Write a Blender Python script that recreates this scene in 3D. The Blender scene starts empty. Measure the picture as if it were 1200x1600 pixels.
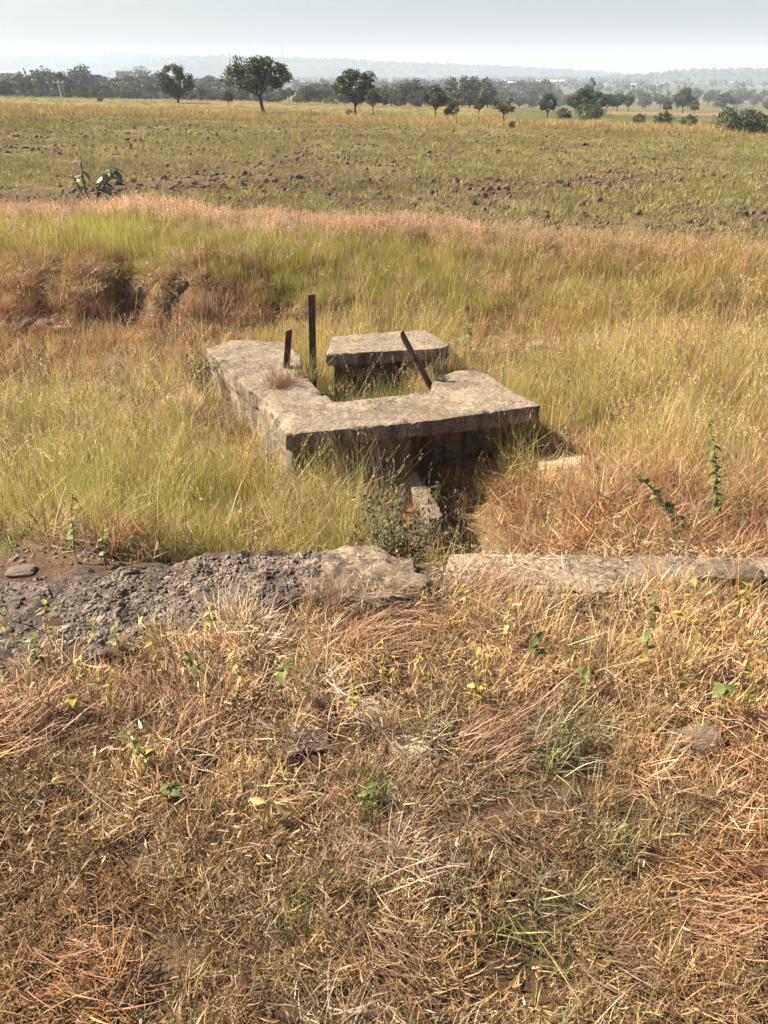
import bpy, bmesh, math
import numpy as np
from mathutils import Vector, Matrix, Quaternion

S = bpy.context.scene
COL = S.collection
rng = np.random.default_rng(11)

# ------------------------------------------------------------------ camera, world, sun, exposure
CAM_H, PITCH, FPX = 1.6, math.radians(29.77), 1203.0          # FPX in pixels of a 1200 x 1600 picture
cam = bpy.data.objects.new('camera', bpy.data.cameras.new('camera'))
COL.objects.link(cam)
cam.location = (0, 0, CAM_H)
cam.rotation_euler = (math.pi / 2 - PITCH, 0, 0)
cam.data.sensor_fit = 'VERTICAL'; cam.data.sensor_height = 24.0
cam.data.lens = 24.0 * FPX / 1600.0
cam.data.clip_start = 0.02; cam.data.clip_end = 20000
S.camera = cam

SUN_AZ, SUN_EL = math.radians(-76), math.radians(40)           # azimuth from +Y, clockwise
W = bpy.data.worlds.new('World'); S.world = W; W.use_nodes = True
nt = W.node_tree; nt.nodes.clear()
sky = nt.nodes.new('ShaderNodeTexSky'); sky.sky_type = 'NISHITA'; sky.sun_disc = False
sky.sun_elevation = SUN_EL; sky.sun_rotation = SUN_AZ % (2 * math.pi)
sky.air_density = 1.0; sky.dust_density = 2.2; sky.ozone_density = 3.0
bg = nt.nodes.new('ShaderNodeBackground'); bg.inputs['Strength'].default_value = 0.05
wo = nt.nodes.new('ShaderNodeOutputWorld')
nt.links.new(sky.outputs[0], bg.inputs[0]); nt.links.new(bg.outputs[0], wo.inputs[0])

sl = bpy.data.lights.new('sun', 'SUN'); sl.energy = 5.0; sl.angle = math.radians(0.5); sl.color = (1.0, 0.90, 0.75)
sun = bpy.data.objects.new('sun', sl); COL.objects.link(sun)
to_sun = Vector((math.sin(SUN_AZ) * math.cos(SUN_EL), math.cos(SUN_AZ) * math.cos(SUN_EL), math.sin(SUN_EL)))
sun.rotation_euler = to_sun.to_track_quat('Z', 'Y').to_euler()
sun.location = (-20, 10, 30)

S.view_settings.view_transform = 'Standard'; S.view_settings.look = 'None'
S.view_settings.exposure = 1.55; S.view_settings.gamma = 1.0; S.view_settings.use_curve_mapping = False
S.render.engine = 'CYCLES'
cy = S.cycles
cy.max_bounces = 5; cy.diffuse_bounces = 2; cy.glossy_bounces = 1; cy.transmission_bounces = 2
cy.transparent_max_bounces = 4; cy.volume_bounces = 1; cy.caustics_reflective = False; cy.caustics_refractive = False
cy.use_denoising = True; cy.denoiser = 'OPENIMAGEDENOISE'; cy.denoising_input_passes = 'RGB_ALBEDO_NORMAL'
cy.denoising_prefilter = 'ACCURATE'
cy.use_adaptive_sampling = True; cy.adaptive_threshold = 0.015; cy.adaptive_min_samples = 24; cy.use_light_tree = False
cy.sample_clamp_indirect = 4.0
cy.volume_step_rate = 1.0

# ------------------------------------------------------------------ helpers: noise, terrain, pixels
def sm(a, b, x):
    t = np.clip((np.asarray(x, float) - a) / (b - a), 0, 1)
    return t * t * (3 - 2 * t)

def _h(ix, iy, iz, s):
    n = (ix.astype(np.int64) * 374761393 + iy.astype(np.int64) * 668265263 + iz.astype(np.int64) * 2147483647 + s * 974711) & 0x7fffffff
    n = ((n ^ (n >> 13)) * 1274126177) & 0x7fffffff
    n = ((n ^ (n >> 15)) * 2246822519) & 0x7fffffff
    return (n ^ (n >> 16)) / 0x7fffffff * 2 - 1

def vn(x, y, z=0.0, s=0):
    x, y, z = np.broadcast_arrays(np.asarray(x, float), np.asarray(y, float), np.asarray(z, float))
    fx, fy, fz = np.floor(x), np.floor(y), np.floor(z)
    tx, ty, tz = x - fx, y - fy, z - fz
    tx, ty, tz = [t * t * (3 - 2 * t) for t in (tx, ty, tz)]
    r = 0
    for dx in (0, 1):
        for dy in (0, 1):
            for dz in (0, 1):
                w = (tx if dx else 1 - tx) * (ty if dy else 1 - ty) * (tz if dz else 1 - tz)
                r = r + w * _h(fx + dx, fy + dy, fz + dz, s)
    return r

def fbm(x, y, z=0.0, s=0, o=4, g=0.5):
    r, a, f = 0, 1.0, 1.0
    for i in range(o):
        r = r + a * vn(np.asarray(x) * f, np.asarray(y) * f, np.asarray(z) * f, s + i * 17)
        a *= g; f *= 2.03
    return r

def field_plane(x, y):
    yc = np.clip(y, 9.5, 130); xc = np.clip(x, -60, 60)
    return -0.12 - 0.019 * (yc - 9.5) - 0.025 * xc * sm(9, 22, y)

def hollow(x):
    h = np.exp(-((x + 3.2) / .26) ** 4) + .8 * np.exp(-((x + 2.6) / .32) ** 4) + .8 * np.exp(-((x + 2.03) / .18) ** 4)
    return np.clip(h * (.62 + .6 * vn(x * 5.3, 2.2, s=15)), 0, 1)

def bank(x, y):
    w = np.maximum(sm(-1.7, 0.6, x), .8 * sm(-3.5, -4.4, x))
    yy = y + 0.28 * vn(x * 1.1, 3.3, s=5) + 0.10 * vn(x * 4.1, 1.3, s=6)
    left = sm(8.42 - (1.45 - 1.05 * hollow(x)), 8.42, yy)
    right = sm(6.2, 9.3, yy)
    return left * (1 - w) + right * w

def terrain(x, y, fine=True):
    x = np.asarray(x, float); y = np.asarray(y, float)
    rr = np.hypot(x, y)
    floor = -0.60 + 0.05 * fbm(x * .8, y * .8, s=3, o=3)
    near = sm(-0.75, -1.25, x) * (1 - sm(2.7, 3.7, y))
    floor = floor * (1 - near) - 0.12 * near
    rn = sm(.75, 1.15, x) * (1 - sm(3.0, 4.6, y)); floor = floor * (1 - rn) - .20 * rn
    rr2 = sm(1.1, 1.9, x) * sm(3, 4.6, y); floor = floor + .14 * rr2
    floor = floor - 0.28 * np.exp(-((x - .36) / .30) ** 2 - ((y - 3.72) / .48) ** 2)
    b = bank(x, y)
    z = floor * (1 - b) + field_plane(x, y) * b
    t = sm(2.40, 2.75, y)
    z = z * t
    tt = sm(90, 420, rr)
    plain = -11 + 1.2 * vn(x * .003, y * .003, s=9) + 0.5 * vn(x * .011, y * .011, s=8)
    z = z * (1 - tt) + plain * tt
    if fine:
        a = 1 - sm(40, 120, rr)
        z = z + a * (0.012 * fbm(x * 3.1, y * 3.1, s=21, o=3) + 0.05 * vn(x * .35, y * .35, s=22) * sm(3, 12, y))
        pl = sm(0, .5, y - field_front(x)) * sm(50, 44, y)
        z = z + pl * 0.045 * fbm(x * 1.6, y * 2.4, s=33, o=3)
    return z

def field_front(x):
    return 9.7 - 0.27 * np.clip(x, -9, 9) - 0.10 * np.clip(x, 0, 9) + 0.25 * vn(np.asarray(x) * .9, 0.5, s=40)

ct, st = math.cos(PITCH), math.sin(PITCH)
def ray(px, py):
    u, v = (px - 600) / FPX, (800 - py) / FPX
    return Vector((u, ct + st * v, -st + ct * v))

def at_z(px, py, z):
    d = ray(px, py); t = (z - CAM_H) / d.z
    return Vector((d.x * t, d.y * t, z))

def at_y(px, py, Y):
    d = ray(px, py); t = Y / d.y
    return Vector((d.x * t, Y, CAM_H + d.z * t))

def hit(px, py):
    d = ray(px, py)
    ts = np.geomspace(0.6, 4000, 5000)
    z = CAM_H + d.z * ts
    g = terrain(d.x * ts, d.y * ts)
    i = np.argmax(z <= g)
    if z[i] > g[i]:
        i = len(ts) - 1
    t = ts[i]
    return Vector((d.x * t, d.y * t, float(g[i])))

def PX(x, y, z):
    """pixel of a point, for laying colour zones out"""
    x, y, z = np.asarray(x, float), np.asarray(y, float), np.asarray(z, float)
    dz = z - CAM_H
    f = y * ct - dz * st; up = y * st + dz * ct
    f = np.maximum(f, 1e-3)
    return 600 + FPX * x / f, 800 - FPX * up / f

# ------------------------------------------------------------------ helpers: meshes, objects, tags
def mesh_np(name, V, quads=None, tris=None, col=None, mat=None, smooth=False):
    V = np.asarray(V, np.float32)
    me = bpy.data.meshes.new(name)
    me.vertices.add(len(V)); me.vertices.foreach_set('co', V.ravel())
    idx, starts, tot = [], [], 0
    nq = 0 if quads is None else len(quads); ntr = 0 if tris is None else len(tris)
    L = []
    if nq: L.append(np.asarray(quads, np.int32).ravel())
    if ntr: L.append(np.asarray(tris, np.int32).ravel())
    L = np.concatenate(L)
    ls = np.concatenate([np.arange(nq, dtype=np.int32) * 4, nq * 4 + np.arange(ntr, dtype=np.int32) * 3])
    me.loops.add(len(L)); me.loops.foreach_set('vertex_index', L)
    me.polygons.add(nq + ntr); me.polygons.foreach_set('loop_start', ls)
    me.polygons.foreach_set('use_smooth', np.full(nq + ntr, smooth, dtype=bool))
    if col is not None:
        at = me.attributes.new('col', 'FLOAT_COLOR', 'POINT')
        c = np.ones((len(V), 4), np.float32); c[:, :3] = col
        at.data.foreach_set('color', c.ravel())
    me.update(calc_edges=True)
    me.validate()
    if mat: me.materials.append(mat)
    return me

def obj(name, me, parent=None, loc=None, rot=None, scl=None, link=True):
    o = bpy.data.objects.new(name, me)
    if link: COL.objects.link(o)
    if parent is not None: o.parent = parent
    if loc is not None: o.location = loc
    if rot is not None: o.rotation_euler = rot
    if scl is not None: o.scale = (scl,) * 3 if np.isscalar(scl) else scl
    return o

def tag(o, label=None, cat=None, group=None, kind=None):
    if label: o['label'] = label
    if cat: o['category'] = cat
    if group: o['group'] = group
    if kind: o['kind'] = kind
    return o

def empty(name, loc, rz=0.0, scl=1.0):
    o = bpy.data.objects.new(name, None); COL.objects.link(o)
    o.location = loc; o.rotation_euler = (0, 0, rz); o.scale = (scl,) * 3
    o.empty_display_size = 0.1
    return o

def tube(pts, rad, n=6, cap=True):
    """tapered tube along a polyline -> V, quads, tris"""
    pts = [Vector(p) for p in pts]
    V, Q, T = [], [], []
    up = Vector((0.31, 0.17, 0.93))
    for i, p in enumerate(pts):
        d = (pts[min(i + 1, len(pts) - 1)] - pts[max(i - 1, 0)]).normalized()
        a = d.cross(up if abs(d.dot(up)) < .95 else Vector((1, 0, 0))).normalized(); b = d.cross(a)
        for k in range(n):
            w = 2 * math.pi * k / n
            V.append(p + (a * math.cos(w) + b * math.sin(w)) * rad[i])
    for i in range(len(pts) - 1):
        for k in range(n):
            k2 = (k + 1) % n
            Q.append((i * n + k, i * n + k2, (i + 1) * n + k2, (i + 1) * n + k))
    if cap:
        for base in (0, (len(pts) - 1) * n):
            for k in range(1, n - 1):
                T.append((base, base + k, base + k + 1))
    return V, Q, T

class MB:
    def __init__(s): s.V, s.Q, s.T = [], [], []
    def add(s, V, Q, T=()):
        b = len(s.V); s.V += [tuple(v) for v in V]
        s.Q += [tuple(i + b for i in q) for q in Q]; s.T += [tuple(i + b for i in t) for t in T]
    def mesh(s, name, mat, smooth=False):
        return mesh_np(name, np.array(s.V), s.Q or None, s.T or None, None, mat, smooth)

# ------------------------------------------------------------------ materials
def new_mat(name):
    m = bpy.data.materials.new(name); m.use_nodes = True
    t = m.node_tree; t.nodes.clear()
    out = t.nodes.new('ShaderNodeOutputMaterial')
    return m, t, out

def N(t, typ, **kw):
    n = t.nodes.new(typ)
    for k, v in kw.items():
        if k in n.inputs: n.inputs[k].default_value = v
        else: setattr(n, k, v)
    return n

def mixc(t, a, b, f, mode='MIX'):
    n = t.nodes.new('ShaderNodeMix'); n.data_type = 'RGBA'; n.blend_type = mode
    for s, v in ((n.inputs[6], a), (n.inputs[7], b), (n.inputs[0], f)):
        if hasattr(v, 'is_output'): t.links.new(v, s)
        elif isinstance(v, (tuple, list)): s.default_value = (*v, 1) if len(v) == 3 else v
        else: s.default_value = v
    return n.outputs[2]

def noise(t, scale, detail=4, rough=.55, coord='Object', sx=(1, 1, 1)):
    tc = N(t, 'ShaderNodeTexCoord'); mp = N(t, 'ShaderNodeMapping'); mp.inputs['Scale'].default_value = sx
    t.links.new(tc.outputs[coord], mp.inputs[0])
    n = N(t, 'ShaderNodeTexNoise', Scale=scale, Detail=detail, Roughness=rough)
    t.links.new(mp.outputs[0], n.inputs['Vector'])
    return n.outputs['Fac']

def ramp(t, f, *stops):
    r = t.nodes.new('ShaderNodeValToRGB'); e = r.color_ramp.elements
    while len(e) < len(stops): e.new(.5)
    for el, (p, c) in zip(e, stops):
        el.position = p; el.color = (*c, 1) if isinstance(c, (tuple, list)) else (c, c, c, 1)
    t.links.new(f, r.inputs[0])
    return r.outputs[0]

def bump(t, h, strength, dist):
    b = N(t, 'ShaderNodeBump', Strength=strength, Distance=dist); t.links.new(h, b.inputs['Height'])
    return b.outputs[0]

def blade_mat(name, instanced=True, transl=.28, gloss=.03, rough=.55, mult=(1, 1, 1)):
    m, t, out = new_mat(name)
    a = N(t, 'ShaderNodeAttribute', attribute_name='col', attribute_type='GEOMETRY')
    c = a.outputs['Color']
    if instanced:
        b = N(t, 'ShaderNodeAttribute', attribute_name='tint', attribute_type='INSTANCER')
        c = mixc(t, c, b.outputs['Color'], 1.0, 'MULTIPLY')
    if mult != (1, 1, 1): c = mixc(t, c, mult, 1.0, 'MULTIPLY')
    d = N(t, 'ShaderNodeBsdfDiffuse'); tr = N(t, 'ShaderNodeBsdfTranslucent'); g = N(t, 'ShaderNodeBsdfGlossy', Roughness=rough)
    t.links.new(c, d.inputs[0]); t.links.new(c, tr.inputs[0])
    x = N(t, 'ShaderNodeMixShader', Fac=transl); t.links.new(d.outputs[0], x.inputs[1]); t.links.new(tr.outputs[0], x.inputs[2])
    y = N(t, 'ShaderNodeMixShader', Fac=gloss); t.links.new(x.outputs[0], y.inputs[1]); t.links.new(g.outputs[0], y.inputs[2])
    t.links.new(y.outputs[0], out.inputs[0])
    return m

def plain_mat(name, c1, c2, scale=8, rough=.85, bmp=0.0, bd=.01, spec=.2, detail=5):
    m, t, out = new_mat(name)
    p = N(t, 'ShaderNodeBsdfPrincipled', Roughness=rough)
    p.inputs['Specular IOR Level'].default_value = spec
    f = noise(t, scale, detail)
    t.links.new(ramp(t, f, (.3, c1), (.7, c2)), p.inputs['Base Color'])
    if bmp:
        t.links.new(bump(t, noise(t, scale * 3, 6, .65), bmp, bd), p.inputs['Normal'])
    t.links.new(p.outputs[0], out.inputs[0])
    return m

def leaf_mat(name, c1, c2, transl=.3, gloss=.025):
    m, t, out = new_mat(name)
    oi = N(t, 'ShaderNodeObjectInfo')
    f = noise(t, 22, 3)
    c = mixc(t, c1, c2, ramp(t, f, (.35, 0.0), (.65, 1.0)))
    hs = N(t, 'ShaderNodeHueSaturation'); t.links.new(c, hs.inputs['Color'])
    mr = N(t, 'ShaderNodeMapRange'); mr.inputs[3].default_value = .75; mr.inputs[4].default_value = 1.25
    t.links.new(oi.outputs['Random'], mr.inputs[0]); t.links.new(mr.outputs[0], hs.inputs['Value'])
    c = hs.outputs[0]
    d = N(t, 'ShaderNodeBsdfDiffuse'); tr = N(t, 'ShaderNodeBsdfTranslucent'); g = N(t, 'ShaderNodeBsdfGlossy', Roughness=.55)
    t.links.new(c, d.inputs[0]); t.links.new(c, tr.inputs[0])
    x = N(t, 'ShaderNodeMixShader', Fac=transl); t.links.new(d.outputs[0], x.inputs[1]); t.links.new(tr.outputs[0], x.inputs[2])
    y = N(t, 'ShaderNodeMixShader', Fac=gloss); t.links.new(x.outputs[0], y.inputs[1]); t.links.new(g.outputs[0], y.inputs[2])
    t.links.new(y.outputs[0], out.inputs[0])
    return m

def concrete_mat(name, tan, grey, dark, stain=.5, pits=True):
    m, t, out = new_mat(name)
    p = N(t, 'ShaderNodeBsdfPrincipled', Roughness=.92); p.inputs['Specular IOR Level'].default_value = .15
    c = mixc(t, tan, grey, ramp(t, noise(t, 3.2, 5, .6), (.38, 0.0), (.66, 1.0)))
    c = mixc(t, c, dark, ramp(t, noise(t, 9, 7, .75), (.48, 0.0), (.68, stain)))
    c = mixc(t, c, (grey[0] * .55, grey[1] * .55, grey[2] * .52), ramp(t, noise(t, 2.1, 6, .7), (.50, 0.0), (.62, .7)))
    c = mixc(t, c, (tan[0] * 1.25, tan[1] * 1.22, tan[2] * 1.1), ramp(t, noise(t, 6.5, 5, .6), (.58, 0.0), (.75, .55)))
    c = mixc(t, c, dark, ramp(t, noise(t, 60, 5, .75), (.50, 0.0), (.66, .75)))
    c = mixc(t, c, (.55, .46, .36), ramp(t, noise(t, 120, 3, .7), (.60, 0.0), (.72, .6)))
    vo = N(t, 'ShaderNodeTexVoronoi', Scale=85.0); tcv = N(t, 'ShaderNodeTexCoord'); t.links.new(tcv.outputs['Object'], vo.inputs['Vector'])
    sv = N(t, 'ShaderNodeSeparateColor'); t.links.new(vo.outputs['Color'], sv.inputs[0])
    c = mixc(t, c, ramp(t, sv.outputs[0], (0.0, (.42, .40, .38)), (.55, (1, 1, 1)), (1.0, (1.45, 1.4, 1.32))), .5, 'MULTIPLY')
    vc = N(t, 'ShaderNodeTexVoronoi', Scale=1.7); vc.feature = 'DISTANCE_TO_EDGE'
    wv = N(t, 'ShaderNodeTexNoise', Scale=7.0, Detail=4.0); t.links.new(tcv.outputs['Object'], wv.inputs['Vector'])
    va = N(t, 'ShaderNodeVectorMath', operation='MULTIPLY_ADD'); t.links.new(wv.outputs['Color'], va.inputs[0]); va.inputs[1].default_value = (.35, .35, .35); t.links.new(tcv.outputs['Object'], va.inputs[2])
    t.links.new(va.outputs[0], vc.inputs['Vector'])
    c = mixc(t, c, (dark[0] * .6, dark[1] * .6, dark[2] * .6), ramp(t, vc.outputs['Distance'], (.002, .8), (.009, 0.0)))
    # rain streaks and grime on the upright faces
    geo = N(t, 'ShaderNodeNewGeometry'); sp = N(t, 'ShaderNodeSeparateXYZ'); t.links.new(geo.outputs['Normal'], sp.inputs[0])
    ab = N(t, 'ShaderNodeMath', operation='ABSOLUTE'); t.links.new(sp.outputs[2], ab.inputs[0])
    side = ramp(t, ab.outputs[0], (.35, 1.0), (.7, 0.0))
    stk = ramp(t, noise(t, 11, 4, .6, sx=(1, 1, .12)), (.45, 0.0), (.62, .75))
    mul = N(t, 'ShaderNodeMath', operation='MULTIPLY'); t.links.new(side, mul.inputs[0]); t.links.new(stk, mul.inputs[1])
    c = mixc(t, c, dark, mul.outputs[0])
    t.links.new(c, p.inputs['Base Color'])
    b1 = N(t, 'ShaderNodeMath', operation='ADD'); t.links.new(noise(t, 55, 6, .7), b1.inputs[0]); t.links.new(noise(t, 160, 4, .6), b1.inputs[1])
    t.links.new(bump(t, b1.outputs[0], .8, .006), p.inputs['Normal'])
    t.links.new(p.outputs[0], out.inputs[0])
    return m

def ground_mat(name):
    m, t, out = new_mat(name)
    p = N(t, 'ShaderNodeBsdfPrincipled', Roughness=.95); p.inputs['Specular IOR Level'].default_value = .1
    a = N(t, 'ShaderNodeAttribute', attribute_name='col', attribute_type='GEOMETRY')
    f = ramp(t, noise(t, 9, 7, .7), (.3, (.55, .52, .5)), (.7, (1.35, 1.3, 1.25)))
    c = mixc(t, a.outputs['Color'], f, 1.0, 'MULTIPLY')
    f2 = ramp(t, noise(t, 1.1, 5, .7), (.3, (.75, .72, .7)), (.7, (1.2, 1.2, 1.15)))
    c = mixc(t, c, f2, 1.0, 'MULTIPLY')
    t.links.new(c, p.inputs['Base Color'])
    b1 = N(t, 'ShaderNodeMath', operation='ADD'); t.links.new(noise(t, 14, 8, .75), b1.inputs[0]); t.links.new(noise(t, 60, 5, .7), b1.inputs[1])
    t.links.new(bump(t, b1.outputs[0], 1.0, .03), p.inputs['Normal'])
    t.links.new(p.outputs[0], out.inputs[0])
    return m

M_ground = ground_mat('ground_soil')
M_field = ground_mat('ploughed_soil')
M_blade = blade_mat('grass_blade')
M_meadow = blade_mat('meadow_blade', transl=.42)
M_tuft = blade_mat('tuft_blade', instanced=False)
M_crown = blade_mat('tree_leaves', instanced=False, transl=.25, gloss=.05)
M_slab = concrete_mat('old_concrete', (.36, .275, .185), (.25, .195, .14), (.075, .06, .045), .65)
M_kerb = concrete_mat('kerb_concrete', (.36, .26, .175), (.22, .165, .12), (.07, .054, .04), .9)
M_core = concrete_mat('broken_concrete', (.32, .235, .16), (.20, .15, .105), (.05, .04, .032), .9)
M_rubble = concrete_mat('rubble_concrete', (.165, .125, .09), (.105, .082, .062), (.024, .02, .016), .95)
M_stone = plain_mat('field_stone', (.13, .095, .07), (.26, .20, .15), 12, .9, .6, .01)
M_pale = plain_mat('pale_stone', (.45, .34, .22), (.62, .50, .35), 9, .9, .6, .01)
M_agg = plain_mat('aggregate_stone', (.065, .05, .038), (.31, .245, .175), 14, .9, .5, .004, .1)
M_clod = plain_mat('earth_clod', (.11, .076, .05), (.20, .142, .095), 10, .95, .9, .02)
M_rust = plain_mat('rusty_iron', (.030, .019, .015), (.15, .062, .030), 26, .7, .5, .003, .4)
M_bark = plain_mat('bark', (.05, .038, .028), (.11, .085, .065), 6, .95, .6, .02)
M_stem = plain_mat('weed_stem', (.36, .25, .08), (.50, .37, .14), 20, .8)
M_stem_g = plain_mat('green_stem', (.10, .13, .03), (.22, .22, .07), 20, .8)
M_twig = plain_mat('grey_twig', (.10, .08, .06), (.22, .18, .14), 30, .9)
M_leaf_y = leaf_mat('yellow_leaf', (.40, .30, .06), (.30, .27, .07), .3)
M_leaf_g = leaf_mat('green_leaf', (.11, .14, .035), (.18, .19, .055), .3)
M_leaf_d = leaf_mat('dark_leaf', (.045, .07, .02), (.085, .11, .035), .25)
M_leaf_m = leaf_mat('milkweed_leaf', (.12, .15, .07), (.22, .25, .15), .25, .06)
M_leaf_dry = leaf_mat('dry_leaf', (.34, .21, .08), (.48, .33, .14), .3)
M_wall = plain_mat('house_wall', (.55, .53, .48), (.72, .70, .66), .5)
M_roof = plain_mat('house_roof', (.40, .38, .36), (.55, .53, .5), .5)
M_pole = plain_mat('pole_concrete', (.30, .27, .23), (.42, .38, .33), 2)

# ------------------------------------------------------------------ ground and ploughed field
def zone_colour(x, y):
    """the soil's and thatch's own colour"""
    n = fbm(x * .7, y * .7, s=50, o=4); n2 = fbm(x * .13, y * .13, s=51, o=4); n3 = fbm(x * .02, y * .02, s=52, o=3)
    c = np.zeros(x.shape + (3,))
    soil = np.array([.12, .08, .05]); thatch = np.array([.22, .145, .08])
    k = np.clip(.5 + .5 * n, 0, 1)[..., None]
    c[:] = soil * (1 - k) + thatch * k
    # rough meadow below the kerb
    w = sm(2.6, 3.2, y)[..., None]
    c = c * (1 - w) + w * (np.array([.22, .14, .075]) * (1 - k) + np.array([.33, .24, .115]) * k)
    # the ploughed field: dark clods and young green
    fw = (sm(-.1, .6, y - field_front(x)))[..., None]
    kk = np.clip(.5 + .9 * n + .5 * n2, 0, 1)[..., None]
    fc = np.array([.13, .088, .056]) * (1 - kk) + np.array([.20, .15, .085]) * kk
    far = sm(14, 34, y)[..., None]
    fc = fc * (1 - far) + far * (np.array([.15, .105, .055]) * (1 - kk) + np.array([.21, .18, .07]) * kk)
    c = c * (1 - fw) + fw * fc
    # straw strip behind it, then thin pasture
    q = y + 2.5 * n2 + .05 * x
    w = (sm(45, 48, q))[..., None]
    sw = np.array([.27, .205, .11]) * (1 - .4 * kk) + np.array([.24, .20, .08]) * .4 * kk
    c = c * (1 - w) + w * sw
    w = sm(56, 61, q)[..., None]
    pas = np.array([.25, .19, .08]) * (1 - kk) + np.array([.17, .17, .065]) * kk
    c = c * (1 - w) + w * pas
    # beyond the crest: strips of crop
    rr = np.hypot(x, y)
    w = sm(85, 105, rr)[..., None]
    band = np.sin(rr * .055 + 3 * n3 + x * .012)
    b = sm(-.25, .25, band)[..., None]; b2 = sm(.3, .7, np.sin(rr * .021 + 2.2 + x * .01 + 2 * n3))[..., None]
    cr = np.array([.26, .165, .095]) * (1 - b) + np.array([.11, .125, .05]) * b
    cr = cr * (1 - b2) + np.array([.10, .115, .045]) * b2
    c = c * (1 - w) + w * cr
    # the lower fields at the right: strips of green crop and bare tan earth
    px, py = PX(x, y, terrain(x, y, False))
    edge = 186 + .045 * (px - 760) + 3 * n2
    w = (sm(0, 5, edge - py) * sm(740, 820, px) * (y > 10))[..., None]
    st_ = py + 3 * n3 - .012 * (px - 1000)
    tanb = (sm(171, 173, st_) * sm(181, 178, st_) * sm(880, 980, px) + .8 * sm(153, 154, st_) * sm(158, 156, st_) + .7 * sm(163, 164, st_) * sm(167, 166, st_) * sm(900, 800, px))[..., None]
    sc_ = np.array([.115, .118, .048]) * (.8 + .4 * kk) * (1 - tanb) + np.array([.27, .165, .09]) * tanb
    c = c * (1 - w) + w * sc_
    w = sm(500, 900, rr)[..., None]
    c = c * (1 - w) + w * (np.array([.10, .12, .055]) + .05 * n3[..., None] + .04 * n2[..., None])
    return np.clip(c, .01, .8)

def build_ground():
    rad = np.concatenate([np.linspace(.12, .6, 10)[:-1], np.geomspace(.6, 90, 400)[:-1], np.geomspace(90, 9000, 110)])
    half = math.radians(43)
    a_in = np.linspace(-half, half, 300)
    a_out = np.linspace(half, 2 * math.pi - half, 60)[1:-1]
    ang = np.concatenate([a_in, a_out])
    nr, na = len(rad), len(ang)
    A, Rr = np.meshgrid(ang, rad)
    x = Rr * np.sin(A); y = Rr * np.cos(A)
    z = terrain(x, y)
    # earth lip of the bank at the left, broken under the edge
    V = np.stack([x, y, z], -1).reshape(-1, 3)
    V = np.vstack([V, [[0, 0, float(terrain(0, 0))]]])
    C = zone_colour(V[:, 0], V[:, 1])
    bb = bank(V[:, 0], V[:, 1])
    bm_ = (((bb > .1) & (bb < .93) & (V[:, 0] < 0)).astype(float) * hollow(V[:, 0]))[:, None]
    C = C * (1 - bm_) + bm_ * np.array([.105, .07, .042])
    i, j = np.meshgrid(np.arange(nr - 1), np.arange(na), indexing='ij')
    j2 = (j + 1) % na
    Q = np.stack([i * na + j, i * na + j2, (i + 1) * na + j2, (i + 1) * na + j], -1).reshape(-1, 4)[:, ::-1]
    T = np.array([(nr * na, (k + 1) % na, k) for k in range(na)])[:, ::-1]
    ctr = V[Q].mean(1)
    inf = (ctr[:, 1] > field_front(ctr[:, 0])) & (ctr[:, 1] + .05 * ctr[:, 0] < 47) & (np.abs(ctr[:, 0]) < 40)
    def sub(name, q, t, mat):
        used = np.unique(np.concatenate([q.ravel(), t.ravel()]) if len(t) else q.ravel())
        mp = np.full(len(V), -1); mp[used] = np.arange(len(used))
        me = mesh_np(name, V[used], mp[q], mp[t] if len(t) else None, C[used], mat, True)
        return obj(name, me)
    g = sub('ground', Q[~inf], T, M_ground); tag(g, 'dry brown soil under the grass running on to the far plain', kind='structure')
    f = sub('ploughed_field', Q[inf], np.zeros((0, 3), int), M_field); tag(f, 'ploughed field of brown clods and thin green shoots', kind='structure')
build_ground()

# hills on the skyline: real ridges that rise from the plain
def build_hill(name, label, prof, Y, depth, mat_c):
    """prof: list of (px, py) of the crest seen from the camera; placed at distance Y"""
    pxs = np.array([p[0] for p in prof], float); pys = np.array([p[1] for p in prof], float)
    xs = np.linspace(pxs[0], pxs[-1], 160); ys = np.interp(xs, pxs, pys)
    V, n = [], 9
    for k in range(n):
        f = k / (n - 1)
        hgt = math.sin(f * math.pi) ** .8 if k not in (0, n - 1) else 0
        for a, b in zip(xs, ys):
            top = at_y(a, b, Y)
            xx = top.x * (1 + (f - .5) * depth / Y); yy = Y + (f - .5) * depth
            nz = 1 + .10 * float(fbm(xx * .006, yy * .006, s=61, o=3)) * (1 if k != n // 2 else .25)
            V.append((xx, yy, -12.5 + (top.z + 12.5) * hgt * nz))
    V = np.array(V); m = len(xs)
    i, j = np.meshgrid(np.arange(n - 1), np.arange(m - 1), indexing='ij')
    Q = np.stack([i * m + j, i * m + j + 1, (i + 1) * m + j + 1, (i + 1) * m + j], -1).reshape(-1, 4)
    k = fbm(V[:, 0] * .012, V[:, 1] * .012, s=62, o=4)[:, None]
    C = np.clip(np.array(mat_c) * (1 + .5 * k), .01, .6)
    o = obj(name, mesh_np(name, V, Q, None, C, M_ground, True)); tag(o, label, kind='structure')
    return V.reshape(n, m, 3)
HILLS = []
HILLS.append(build_hill('hill', 'far pale blue ridge on the skyline at the left', [(-500, 120), (-300, 104), (-100, 92), (40, 88), (150, 85), (230, 84), (330, 90), (400, 96), (480, 108), (560, 122)], 2650, 600, (.07, .09, .05)))
HILLS.append(build_hill('hill', 'long hazy ridge sloping down to the right behind the plain', [(150, 122), (240, 96), (290, 88), (370, 86), (440, 89), (560, 94), (660, 98), (760, 102), (880, 108), (950, 113), (1010, 121), (1080, 124)], 2050, 460, (.07, .09, .05)))
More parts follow.
